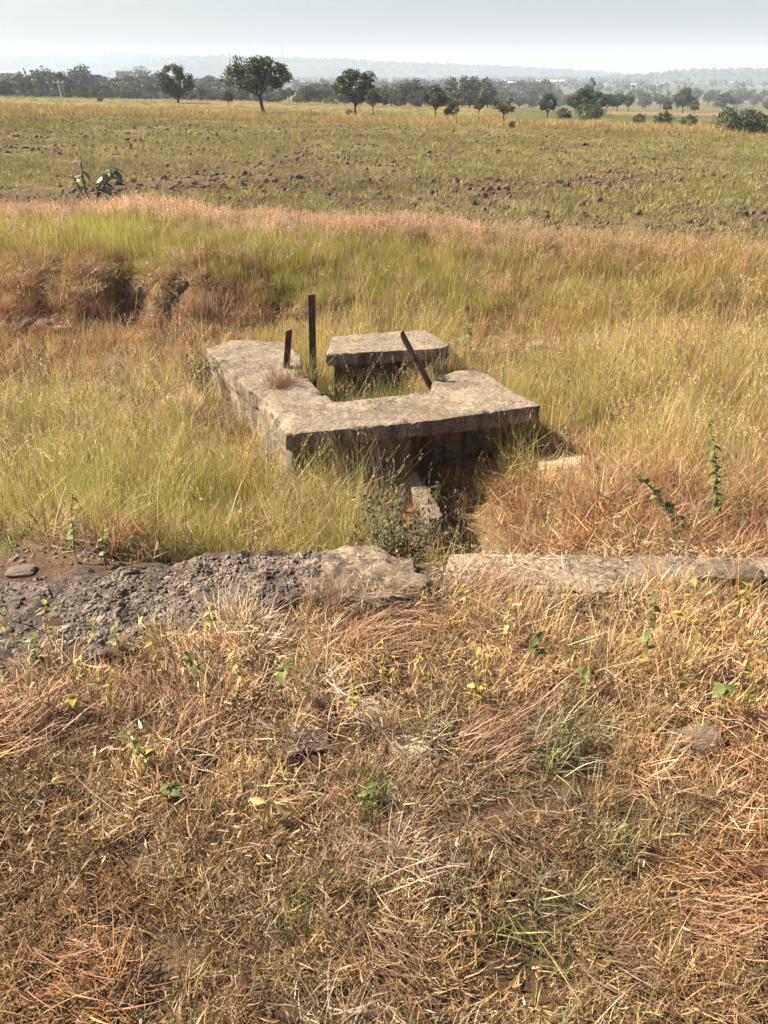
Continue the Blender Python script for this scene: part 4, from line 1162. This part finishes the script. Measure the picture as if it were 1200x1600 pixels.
plant('weed', at_foot(120, 880), .30, (.1, .1), [(L_y, 7, (.025, .04), (.4, 1)), (L_g, 6, (.025, .04), (.2, .8))], M_stem_g, 'weed with yellow leaves behind the left of the low wall', 'weed', None, 807, .003)
plant('weed', at_foot(165, 890), .18, (.1, .1), [(L_y, 4, (.025, .035), (.4, 1)), (L_g, 6, (.025, .035), (.2, .8))], M_stem_g, 'short leafy weed beside the weed with yellow leaves', 'weed', None, 808, .003)
plant('weed', at_foot(735, 565), .36, (.2, .1), [(L_g, 14, (.03, .05), (.2, 1))], M_stem_g, 'bright green weed behind the right of the box', 'weed', None, 809, .003, 2)
plant('weed', at_foot(215, 462), .30, (.05, .0), [(L_g, 10, (.03, .05), (.2, 1))], M_stem_g, 'yellow green weed against the dark eroded bank', 'weed', None, 810, .004)
plant('weed', at_foot(238, 460), .36, (.05, .0), [(L_y, 9, (.03, .05), (.2, 1))], M_stem_g, 'upright yellow weed in front of the eroded bank', 'weed', None, 811, .004)

# the milkweed on the field's edge
mb = hit(150, 322); mk = empty('milkweed_shrub', mb); tag(mk, 'broad leaved grey green milkweed shrub at the near edge of the field', 'shrub')
r = np.random.default_rng(5)
sc_ = 1.1 * (mb - Vector((0, 0, CAM_H))).length / FPX
stems = [((-8, 0, 0), (-12, 4, 30), (-10, 6, 58)), ((-4, 0, 0), (14, 2, 24), (34, 0, 42)), ((0, 0, 0), (8, -4, 20), (24, -6, 40)), ((-8, 0, 0), (-16, -3, 22), (-24, 0, 40))]
for s_ in stems:
    pts = [Vector(q) * sc_ for q in s_]
    m = MB(); m.add(*tube(pts, [1.6 * sc_, 1.2 * sc_, .7 * sc_], 6)); obj('stem', m.mesh('stem', M_twig, True), mk)
    for q in range(9 if s_[2][0] > 0 else 6):
        f = .45 + .55 * q / 7; p = pts[0].lerp(pts[1], min(1, f * 2)) if f < .5 else pts[1].lerp(pts[2], min(1, (f - .5) * 2))
        obj('leaf', L_m, mk, p, (r.normal(0, .4), r.uniform(-.6, .6), q * 1.9 + r.normal(0, .4)), r.uniform(12, 19) * sc_)

# dark thorny bush in the channel behind the wall, and the creeper at the box's left corner
def bush(name, base, w, h, nst, nlf, lsize, lm, label, cat, seed, twig=M_twig, rad=.003):
    r = np.random.default_rng(seed); root = empty(name, base); tag(root, label, cat)
    m = MB(); tips = []
    for k in range(nst):
        a = r.uniform(0, 6.28); o = w * r.uniform(.1, 1) ; hh = h * r.uniform(.5, 1)
        p0 = Vector((r.normal(0, .02), r.normal(0, .02), 0)); p2 = Vector((math.cos(a) * o, math.sin(a) * o * .7, hh)); p1 = p0.lerp(p2, .5) + Vector((r.normal(0, .03), r.normal(0, .03), hh * .12))
        m.add(*tube([p0, p1, p2], [rad, rad * .7, rad * .3], 5)); tips.append((p0, p1, p2))
    obj('twigs', m.mesh('twigs', twig, True), root)
    for k in range(nlf):
        p0, p1, p2 = tips[k % nst]; f = r.uniform(.3, 1)
        p = (p0.lerp(p1, f * 2) if f < .5 else p1.lerp(p2, f * 2 - 1)) + Vector(r.normal(0, .018, 3))
        obj('leaf', lm if r.random() < .85 else L_g, root, p, (r.normal(0, .6), r.normal(-.2, .6), r.uniform(0, 6.28)), r.uniform(*lsize))
    return root
bp = at_y(618, 800, 3.02)
bush('thorn_bush', (bp.x, bp.y, float(terrain(bp.x, bp.y))),   .28, .66, 38, 1050, (.013, .028), L_d, 'dark green small leaved bush behind the broken part of the low wall', 'bush', 21)
bp = at_z(312, 566, ZS)
bush('creeper', (bp.x, bp.y, float(terrain(bp.x, bp.y))), .13, .46, 12, 190, (.02, .035), L_d, 'dark green creeper at the far left corner of the concrete box', 'creeper', 22)
# dry and green tufts growing on the box
def tuft(name, p, parts, label):
    V, Q, C = join(*parts); o = obj(name, mesh_np(name, V, Q, None, C, M_tuft), None, p); tag(o, label, 'grass tuft'); return o
tp = at_z(437, 600, ZS)
tuft('grass_tuft', tp, [blades(330, .10, (.08, .20), (.0022, .004), (.1, 1.35), (.1, .8), [rust_, pink, (.42, .25, .16), brown, straw], 900, seg=5)], 'dry reddish grass tuft growing on the left wall of the box')
tp = at_z(480, 594, ZS - .03)
tuft('grass_tuft', tp, [blades(160, .09, (.10, .26), (.003, .005), (.0, 1.0), (.2, 1.0), [(.13, .19, .06), (.18, .22, .09), olive, straw], 901, seg=5)], 'grey green grass tuft beside the tallest iron post')
tp = at_z(690, 566, -.32)
tuft('grass_tuft', tp, [blades(260, .2, (.10, .26), (.0022, .004), (.0, 1.2), (.1, .9), [straw, pale, pink, rust_, gold], 902, seg=5)], 'straw and red grass tuft in the broken right side of the box')

for i_, (px_, py_, w_, lb_) in enumerate(((350, 470, 60, 'large rusty red dead grass tuft below the bank behind the iron posts'), (318, 492, 46, 'rusty red tuft just below and left of the large red tuft'), (378, 508, 40, 'rusty red tuft close behind the far left corner of the box'),
        (248, 520, 46, 'red brown tuft on the bare ground left of the box'), (60, 488, 70, 'wide red brown tuft at the far left under the bank'), (150, 492, 60, 'red brown tuft between the wide one at the left and the eroded bank'))):
    p_ = hit(px_, py_); w_ = w_ / FPX * p_.y
    tuft('grass_tuft', p_, [blades(420, w_ * .42, (.08, .22), (.003, .005), (.0, 1.25), (.1, .9), [rust_, rust_, (.40, .19, .11), brown, pink], 920 + i_, seg=5)], lb_)

G_ = [(.11, .16, .05), (.16, .20, .075), (.24, .25, .10), olive]
for i_, (px_, py_, R_, L_, n_, ph_, pal_, lb_) in enumerate((
        (865, 1178, .09, (.06, .17), 240, (.0, 1.1), [olive, (.30, .29, .13), (.22, .25, .10), pale], 'grey green upright grass tuft beside the small dark stone'),
        (850, 1435, .10, (.05, .13), 120, (.1, 1.3), [(.17, .18, .07), (.21, .22, .09), olive, straw], 'patch of dark green grass blades low at the right of centre'),
        (960, 1330, .06, (.04, .12), 100, (.1, 1.2), G_ + [straw], 'small thin patch of green blades above the dark green patch'),
        (585, 1275, .05, (.04, .12), 110, (.0, 1.0), G_, 'little green tuft by the bright seedling in the middle'),
        (630, 1350, .06, (.08, .18), 120, (.5, 1.45), [straw, (.62, .50, .36), (.55, .40, .29), pink], 'bleached pale tuft fanned flat over the dry grass'),
        (372, 975, .05, (.07, .15), 110, (.2, 1.3), [straw, (.60, .46, .31), pink, straw], 'bleached pale tuft at the lower edge of the rubble'),
        (515, 950, .07, (.07, .16), 220, (.1, 1.2), [pink, (.50, .27, .17), straw, brown], 'pinkish dry tuft in front of the broken core of the wall'),
        (480, 1140, .10, (.06, .16), 200, (.6, 1.4), [pink, (.45, .22, .13), brown, straw], 'reddish flattened tuft over the grey flat stone'),
        (675, 1150, .06, (.06, .16), 150, (.2, 1.3), [straw, pale, olive, brown], 'straw tuft beside the lower pale flat stone'),
        (1090, 1290, .10, (.05, .13), 180, (.4, 1.4), [straw, pale, olive, brown], 'pale yellow tuft below the brown half sunk stone'))):
    p_ = hit(px_, py_)
    tuft('grass_tuft', p_, [blades(n_, R_, L_, (.002, .0042), ph_, (.1, 1.0), pal_, 950 + i_, (0, .015), seg=5)], lb_)

# ------------------------------------------------------------------ trees
def leaf_quads(centres, size, r, cols):
    n = len(centres)
    a = r.normal(size=(n, 3)); a /= np.linalg.norm(a, axis=1)[:, None]
    b = r.normal(size=(n, 3)); b -= a * (a * b).sum(1)[:, None]; b /= np.linalg.norm(b, axis=1)[:, None]
    s = size * r.uniform(.6, 1.3, (n, 1))
    V = np.stack([centres - a * s, centres + b * s * .55, centres + a * s, centres - b * s * .55], 1).reshape(-1, 3)
    Q = np.arange(n * 4).reshape(n, 4)
    c = np.asarray(cols)[r.integers(0, len(cols), n)] * r.uniform(.7, 1.35, (n, 1))
    return V, Q, np.repeat(c, 4, 0)

TREE_COL = [(.038, .058, .020), (.050, .070, .024), (.064, .082, .029), (.082, .095, .036)]
def tree_meshes(seed, H=1.0, Wd=.8, clear=.3, trunk=.03, lean=0.0, nl=1500, lsize=.028, clumps=26, flat=1.0, cols=TREE_COL, low=False, gap=.11):
    """unit-high tree: tapered trunk with limbs, crown of leaf faces in clumps"""
    r = np.random.default_rng(seed); m = MB(); tips = []
    top = Vector((lean, 0, clear)); base = Vector((0, 0, -.03))
    m.add(*tube([base, base.lerp(top, .15) + Vector((0, 0, 0)), base.lerp(top, .6) + Vector((lean * .1, .005, 0)), top], [trunk * 1.5, trunk, trunk * .8, trunk * .7], 7))
    nlimb = 6
    for k in range(nlimb):
        a = 2 * math.pi * k / nlimb + r.normal(0, .35); rr_ = Wd / 2 * r.uniform(.35, .75)
        e = top + Vector((math.cos(a) * rr_, math.sin(a) * rr_, (1 - clear) * r.uniform(.3, .72) * (1 if k else 1.15)))
        mid = top.lerp(e, .5) + Vector((r.normal(0, .02), r.normal(0, .02), -.02))
        m.add(*tube([top - Vector((0, 0, .02)), mid, e], [trunk * .55, trunk * .35, trunk * .15], 5)); 
        for q in range(2):
            e2 = mid.lerp(e, r.uniform(.3, 1)) + Vector((r.normal(0, .12) * Wd, r.normal(0, .12) * Wd, r.uniform(.03, .16)))
            m.add(*tube([mid.lerp(e, .3), e2], [trunk * .25, trunk * .08], 4))
    trunk_me = m.mesh('trunk', M_bark, True)
    # clump centres on an uneven ellipsoid
    pts = []
    zc = clear + (1 - clear) * (.5 if not low else .45); hz = (1 - clear) / 2
    for k in range(clumps):
        d = r.normal(size=3); d /= np.linalg.norm(d)
        f = r.uniform(.45, 1.0) ** .5
        c = np.array([lean * 1.1 + d[0] * (Wd / 2 - gap * .6) * f, d[1] * (Wd / 2 - gap * .6) * f, zc + d[2] * (hz - gap * .6) * f * flat])
        if not low and c[2] < clear + .04: c[2] = clear + r.uniform(.03, .14)
        pts.append((c, gap * r.uniform(.65, 1.35)))
    C = []
    per = nl // clumps
    for c, s in pts:
        g = r.normal(size=(per, 3)); g /= np.maximum(np.linalg.norm(g, axis=1)[:, None], 1e-6)
        C.append(c + g * (r.random((per, 1)) ** .45) * s * np.array([1.15, 1.15, .8]))
    C = np.vstack(C); C[:, 2] = np.clip(C[:, 2], .005, .995)
    V, Q, cc = leaf_quads(C, lsize, r, cols)
    return trunk_me, mesh_np('crown', V, Q, None, cc, M_crown)

PALE_COL = [(.075, .092, .032), (.095, .110, .040), (.115, .125, .050)]
TM = {
    'pale_bush': tree_meshes(14, Wd=1.4, clear=.04, trunk=.03, nl=2400, lsize=.036, clumps=30, gap=.18, low=True, cols=PALE_COL),
    'pale_tree': tree_meshes(15, Wd=1.0, clear=.12, trunk=.03, nl=2200, lsize=.036, clumps=26, gap=.15, low=True, cols=PALE_COL),
    'oval': tree_meshes(1, Wd=1.0, clear=.12, trunk=.035, nl=6500, lsize=.027, clumps=50, low=True),
    'umbrella': tree_meshes(2, Wd=1.18, clear=.33, trunk=.034, lean=-.05, nl=6800, lsize=.024, clumps=50, gap=.12),
    'broad': tree_meshes(3, Wd=1.05, clear=.24, trunk=.032, lean=-.02, nl=6000, lsize=.025, clumps=40, gap=.125),
    'slender': tree_meshes(4, Wd=.62, clear=.42, trunk=.024, nl=1600, lsize=.026, clumps=20, gap=.10),
    'round': tree_meshes(5, Wd=1.0, clear=.22, trunk=.032, nl=4600, lsize=.029, clumps=36, gap=.135),
    'sparse': tree_meshes(6, Wd=1.05, clear=.38, trunk=.035, nl=900, lsize=.040, clumps=17, gap=.12),
    'tall': tree_meshes(7, Wd=.55, clear=.2, trunk=.025, nl=1700, lsize=.028, clumps=24, gap=.11),
    'bushy': tree_meshes(8, Wd=1.35, clear=.04, trunk=.03, nl=3200, lsize=.035, clumps=30, gap=.17, low=True),
    'bushy_wide': tree_meshes(9, Wd=1.9, clear=.04, trunk=.03, nl=4200, lsize=.034, clumps=40, gap=.2, low=True),
    'belt': tree_meshes(10, Wd=1.1, clear=.10, trunk=.035, nl=3000, lsize=.042, clumps=30, gap=.16, low=True),
    'belt_tall': tree_meshes(11, Wd=.75, clear=.15, trunk=.03, nl=1800, lsize=.042, clumps=24, gap=.14),
    'belt_wide': tree_meshes(12, Wd=1.6, clear=.08, trunk=.035, nl=2400, lsize=.048, clumps=30, gap=.19, low=True),
    'belt_crown': tree_meshes(13, Wd=1.2, clear=.3, trunk=.035, nl=2000, lsize=.042, clumps=26, gap=.15),
}
def tree(kind, px, base_py, top_py, label, name='tree', cat='tree', group=None, Y=None, rz=None, wide=1.0):
    if Y is None: b = hit(px, base_py)
    else:
        d = ray(px, base_py); tt = Y / d.y; b = Vector((d.x * tt, Y, 0)); b.z = float(terrain(b.x, b.y))
    h = at_y(px, top_py, b.y).z - b.z
    e = empty(name, b, rng.uniform(0, 6.28) if rz is None else rz); e.scale = (h * wide, h * wide, h)
    tag(e, label, cat, group)
    tm, cm = TM[kind]; obj('trunk', tm, e); obj('crown', cm, e)
    return e

tree('oval', 279, 161, 94, 'dense dark tree with foliage almost to the ground, left of the umbrella shaped tree', rz=.4)
tree('umbrella', 413, 181, 84, 'largest tree with a wide crown on a leaning bare trunk', rz=.1, wide=1.12)
tree('broad', 555, 183, 104, 'broad crowned tree near the middle of the tree line', rz=2.0)
tree('slender', 583, 187, 138, 'slender small tree standing just right of the broad crowned tree', rz=1.0)
tree('round', 680, 182, 132, 'round dark tree on a short trunk right of the thicket', rz=.7)
tree('sparse', 786, 196, 150, 'small sparse tree standing alone at the edge of the field', rz=.3)
tree('bushy', 705, 183, 160, 'low grey green bush beside the round dark tree', 'bush', 'bush', wide=.9)
tree('round', 748, 180, 152, 'small round tree left of the sparse tree', wide=.8)
tree('bushy', 157, 160, 149, 'small lone bush at the left end of the field', 'bush', 'bush', wide=.8)
tree('round', 357, 166, 142, 'small dark tree under the left side of the largest tree')
tree('pale_bush', 545, 183, 168, 'pale green bush at the foot of the broad crowned tree', 'bush', 'bush', wide=.7)
tree('bushy', 800, 200, 188, 'little weed bush at the foot of the sparse tree', 'bush', 'bush', wide=.8)
# the right-hand side, where the ground falls away
tree('round', 855, 184, 145, 'dark round tree with a pointed top in the right hand fields')
tree('bushy', 880, 188, 166, 'small bush right of the dark pointed tree', 'bush', 'bush')
tree('tall', 917, 178, 120, 'tallest slim tree rising out of the right hand clump', wide=.75)
tree('round', 905, 182, 138, 'left tree of the right hand clump', wide=1.2)
tree('round', 930, 180, 143, 'low crowned tree of the right hand clump below the slim one', wide=1.2)
tree('bushy_wide', 918, 190, 158, 'broad bush in front of the right hand clump', 'bush', 'bush')
tree('round', 947, 175, 146, 'dark tree leaning out right of the clump', rz=2.2, wide=1.2)
tree('broad', 964, 174, 145, 'dark tree between the clump and the thin upright tree', wide=1.2)
tree('tall', 981, 175, 143, 'thin upright tree at the right end of the clump', wide=1.1)
tree('bushy', 998, 195, 176, 'smallest of three bushes at the far edge of the field', 'bush', 'bush')
tree('bushy', 1034, 198, 172, 'middle bush of three at the far edge of the field', 'bush', 'bush', wide=1.1)
tree('bushy', 1075, 201, 177, 'right bush of three at the far edge of the field', 'bush', 'bush')
tree('round', 1066, 177, 136, 'tall round tree standing behind the three bushes', wide=.9)
tree('round', 1041, 178, 157, 'small tree left of the tall round tree behind the bushes')
tree('round', 1084, 178, 158, 'small dark tree right of the tall round tree behind the bushes')
tree('round', 1108, 159, 140, 'lone round tree on the far green field at the right')
tree('bushy_wide', 1157, 161, 140, 'wide rounded clump of trees on the far green field')
tree('bushy', 1181, 161, 145, 'small rounded tree at the right of the wide clump', wide=.9)
tree('bushy_wide', 1146, 208, 163, 'largest bush at the right edge of the field')
tree('bushy', 1183, 208, 172, 'tall bush beside the largest bush at the right edge')
tree('bushy', 1168, 209, 186, 'low pale bush in front of the largest bush at the right edge', 'bush', 'bush')
tree('bushy', 1196, 211, 196, 'low grey shrub at the very right edge of the field', 'bush', 'bush')
tree('round', 872, 160, 139, 'small hazy tree behind the dark pointed tree')
tree('round', 832, 158, 130, 'hazy dark tree pair left of the pointed tree', wide=1.2)
tree('round', 815, 157, 136, 'smaller hazy tree joined to the hazy dark pair')

# belts: hazy trees behind the field's crest, each its own tree
belt = []
def B(a, b, n, top0, top1, Y0, Y1, kinds, hgt=0):
    for i in range(n):
        px = a + (b - a) * (i + rng.uniform(.1, .9)) / n
        Y = rng.uniform(Y0, Y1); belt.append((px, rng.uniform(top0, top1), Y, kinds[rng.integers(len(kinds))]))
BK = ['belt', 'belt_tall', 'belt_wide', 'belt_crown', 'pale_tree']
# the big left masses seen in the photograph
belt += [(12, 122, 150, 'belt'), (40, 124, 140, 'belt_crown'), (62, 101, 190, 'belt_wide'), (78, 110, 180, 'belt'), (96, 108, 170, 'belt'), (112, 124, 150, 'belt'), (133, 100, 230, 'belt_tall'), (140, 106, 240, 'belt'),
         (126, 128, 150, 'belt'), (160, 113, 260, 'belt'), (178, 120, 190, 'belt_tall'), (188, 118, 200, 'belt'), (207, 114, 210, 'belt'), (235, 116, 230, 'belt_crown'), (222, 102, 420, 'belt_wide'), (340, 118, 230, 'belt_wide'),
         (325, 113, 300, 'belt'), (368, 134, 150, 'belt_wide'), (345, 142, 135, 'belt'), (440, 136, 160, 'belt'), (425, 144, 130, 'belt_wide'), (482, 132, 130, 'belt'), (500, 124, 200, 'belt_wide'), (520, 130, 160, 'belt'), (612, 127, 120, 'belt_wide'), (632, 126, 125, 'belt'),
         (648, 122, 135, 'belt_tall'), (600, 140, 105, 'belt'), (622, 145, 100, 'belt_wide'), (655, 150, 98, 'belt_wide'), (722, 117, 150, 'belt_crown'), (742, 118, 155, 'belt_crown'), (762, 129, 140, 'belt'), (716, 134, 125, 'belt_wide'), (700, 130, 140, 'belt'), (735, 138, 110, 'belt')]
B(0, 300, 16, 136, 146, 112, 150, ['bushy_wide', 'bushy', 'pale_bush', 'pale_bush']); B(430, 720, 14, 143, 156, 98, 130, ['bushy_wide', 'bushy', 'pale_bush', 'pale_bush']); B(300, 430, 6, 140, 150, 112, 140, ['bushy_wide', 'bushy', 'pale_bush', 'pale_bush'])
B(-70, 30, 8, 112, 130, 140, 300, BK); B(0, 260, 13, 122, 145, 130, 220, BK); B(0, 280, 20, 110, 124, 300, 520, BK)
B(280, 480, 10, 124, 145, 130, 260, BK); B(460, 700, 16, 130, 150, 110, 220, BK); B(690, 860, 12, 134, 150, 150, 300, BK)
B(300, 860, 26, 118, 130, 380, 620, BK); B(850, 1230, 26, 140, 152, 260, 420, BK); B(960, 1240, 16, 134, 142, 420, 620, BK)
MARKS = [(-200, 80, 'at the far left near the leaning pole'), (80, 160, 'around the pale utility pole'), (160, 250, 'just left of the dense dark tree'), (250, 350, 'between the dense dark tree and the largest tree'),
         (350, 470, 'behind the largest tree'), (470, 570, 'behind the broad crowned tree'), (570, 660, 'between the slender tree and the round dark tree'), (660, 780, 'behind the round dark tree'),
         (780, 880, 'around the dark pointed tree'), (880, 990, 'behind the right hand clump'), (990, 1110, 'behind the three bushes'), (1110, 1400, 'beyond the largest bush at the right edge')]
for (px, tp_, Y, kd) in belt:
    where = [m_[2] for m_ in MARKS if m_[0] <= px < m_[1]][0]
    far_ = ('near' if Y < 165 else 'hazy' if Y < 260 else 'distant') if 'pale' in kd else 'near dark green' if Y < 165 else 'hazy grey' if Y < 260 else 'distant blue'
    shp = {'belt': 'rounded', 'belt_tall': 'upright', 'belt_wide': 'broad', 'belt_crown': 'bare stemmed', 'pale_tree': 'pale leaved', 'pale_bush': 'pale bushy', 'bushy': 'low bushy', 'bushy_wide': 'low spreading'}[kd]
    tree(kd, px, 150, tp_, '%s %s tree %s' % (far_, shp, where), 'tree', 'tree', 'trees %s' % where, Y=Y, wide=rng.uniform(.9, 1.25))

# the far wood: thousands of crowns that read as one mass
def far_wood():
    r = np.random.default_rng(77)
    n = 3600
    rr_ = 520 + 1900 * r.random(n) ** .8; a = r.uniform(-.56, .56, n)
    x, y = rr_ * np.sin(a), rr_ * np.cos(a)
    k = fbm(x * .006, y * .006, s=141, o=3) > -.25; x, y = x[k], y[k]
    z = terrain(x, y)
    for Vh in HILLS:                                           # and on the flanks and crests of the hills
        m = 900; i = r.integers(1, Vh.shape[0] // 2 + 1, m); j = r.integers(0, Vh.shape[1], m)
        p = Vh[i, j] + np.stack([r.normal(0, 6, m), r.normal(0, 3, m), np.zeros(m) - 1.5], -1)
        x = np.append(x, p[:, 0]); y = np.append(y, p[:, 1]); z = np.append(z, p[:, 2])
    n = len(x); h = r.uniform(3.5, 8, n); per = 34
    c = np.stack([x, y, z + h * .5], -1)
    g = r.normal(size=(n, per, 3)); g /= np.linalg.norm(g, axis=2)[..., None]
    C = c[:, None, :] + g * (r.random((n, per, 1)) ** .4) * (h[:, None, None] * np.array([.6, .6, .5]))
    V, Q, cc = leaf_quads(C.reshape(-1, 3), 1.0, r, TREE_COL)
    o = obj('far_wood', mesh_np('far_wood', V, Q, None, cc, M_crown)); tag(o, 'far hazy woodland scattered over the plain and hills', kind='stuff')
far_wood()

# ------------------------------------------------------------------ poles, mast and houses far away
def pole(px, py0, py1, Y, label, lean=0.0, w=.16, name='utility_pole', arm=True, mat=M_pole, cat='pole'):
    b = at_y(px, py0, Y); b.z = float(terrain(b.x, b.y)); h = at_y(px, py1, Y).z - b.z
    root = empty(name, b); tag(root, label, cat)
    m = MB(); m.add(*tube([(0, 0, -.3), (lean * h * .5, 0, h * .5), (lean * h, 0, h)], [w * .6, w * .5, w * .4], 8)); obj('shaft', m.mesh('shaft', mat, True), root)
    if arm:
        m = MB(); m.add(*tube([(lean * h - .7, -.1, h * .93), (lean * h + .7, -.1, h * .93)], [.06, .06], 4)); obj('crossarm', m.mesh('crossarm', mat), root)
        for s_ in (-.6, 0, .6):
            m = MB(); m.add(*tube([(lean * h + s_, -.1, h * .93 + .05), (lean * h + s_, -.1, h * .93 + .25)], [.06, .04], 6)); obj('insulator', m.mesh('insulator', M_wall), root)
pole(98, 158, 127, 105, 'pale utility pole in front of the left tree belt', -.06, .2)
pole(54, 140, 106, 150, 'dark leaning pole among the trees at the far left', -.28, .2, arm=False, mat=M_bark)
pole(186, 150, 128, 160, 'short pale pole against the left tree belt', 0.02, .16)

mb_ = at_y(442, 92, 2060); mast = empty('radio_mast', (mb_.x, 2060, mb_.z - 4)); tag(mast, 'thin radio mast on the hazy ridge', 'mast')
m = MB(); 
for dx, dy in ((-.9, -.6), (.9, -.6), (0, .9)): m.add(*tube([(dx, dy, 0), (dx * .3, dy * .3, 34)], [.35, .25], 4))
for k in range(8):
    z_ = 2 + k * 4; f = 1 - .7 * z_ / 34
    m.add(*tube([(-.9 * f, -.6 * f, z_), (.9 * f, -.6 * f, z_)], [.15, .15], 4)); m.add(*tube([(.9 * f, -.6 * f, z_), (0, .9 * f, z_)], [.15, .15], 4)); m.add(*tube([(0, .9 * f, z_), (-.9 * f, -.6 * f, z_)], [.15, .15], 4))
obj('lattice', m.mesh('lattice', M_rust), mast); m = MB(); m.add(*tube([(0, 0, 33), (0, 0, 38)], [.2, .1], 5)); obj('antenna', m.mesh('antenna', M_rust), mast)

def boxm(x0, x1, y0, y1, z0, z1):
    V = [(x, y, z) for z in (z0, z1) for y in (y0, y1) for x in (x0, x1)]
    return V, [(0, 2, 3, 1), (4, 5, 7, 6), (0, 1, 5, 4), (2, 6, 7, 3), (0, 4, 6, 2), (1, 3, 7, 5)]
def house(px, py_b, wpx, hpx, Y, label, flat=False, name='house', wall_m=M_wall, roof_m=M_roof, wins=3):
    b = at_y(px, py_b, Y); sc = (b - Vector((0, 0, CAM_H))).length / FPX / 1.1
    w, h = wpx * sc, hpx * sc; d = max(5, w * .5)
    root = empty(name, (b.x, b.y, b.z)); tag(root, label, 'building')
    m = MB(); m.add(*boxm(-w / 2, w / 2, -d / 2, d / 2, -6, h * .7)); obj('wall', m.mesh('wall', wall_m), root)
    m = MB()
    if flat: m.add(*boxm(-w / 2 - .3, w / 2 + .3, -d / 2 - .3, d / 2 + .3, h * .7, h * .78))
    else:
        V = [(-w / 2 - .5, -d / 2 - .6, h * .68), (w / 2 + .5, -d / 2 - .6, h * .68), (w / 2 + .5, 0, h), (-w / 2 - .5, 0, h), (-w / 2 - .5, d / 2 + .6, h * .68), (w / 2 + .5, d / 2 + .6, h * .68)]
        m.add(V, [(0, 1, 2, 3), (3, 2, 5, 4), (0, 4, 5, 1)], [(0, 3, 4), (1, 5, 2)])
    obj('roof', m.mesh('roof', roof_m), root)
    for k in range(wins):
        cx = -w / 2 + w * (k + .5) / wins
        m = MB(); m.add(*boxm(cx - w * .08, cx + w * .08, -d / 2 - .06, -d / 2 - .01, h * .22, h * .5)); obj('window' if k != wins // 2 else 'door', m.mesh('window', M_bark), root)
M_white = plain_mat('white_roof', (.75, .75, .74), (.82, .82, .81), .3)
M_house_g = plain_mat('grey_wall', (.13, .13, .13), (.18, .175, .17), .3)
house(860, 131, 40, 5, 900, 'long white shed with a pale roof on the hazy plain', roof_m=M_white, wins=5)
house(10, 120, 34, 7, 420, 'low pale house roof at the far left among trees', roof_m=M_pole)
house(219, 113, 15, 10, 1400, 'grey block of a building above the left trees', True, wall_m=M_house_g, wins=2)
house(194, 115, 20, 4, 520, 'low house with a sloping roof left of the grey block', roof_m=M_house_g, wall_m=M_house_g)
house(991, 137, 7, 5, 700, 'small bright white hut on the plain', roof_m=M_white, wins=1)
house(1142, 134, 26, 5, 1150, 'pale row of buildings at the foot of the right hill', wall_m=M_wall, wins=4)
house(800, 132, 14, 4, 1000, 'small white house left of the long white shed', roof_m=M_white, wins=2)
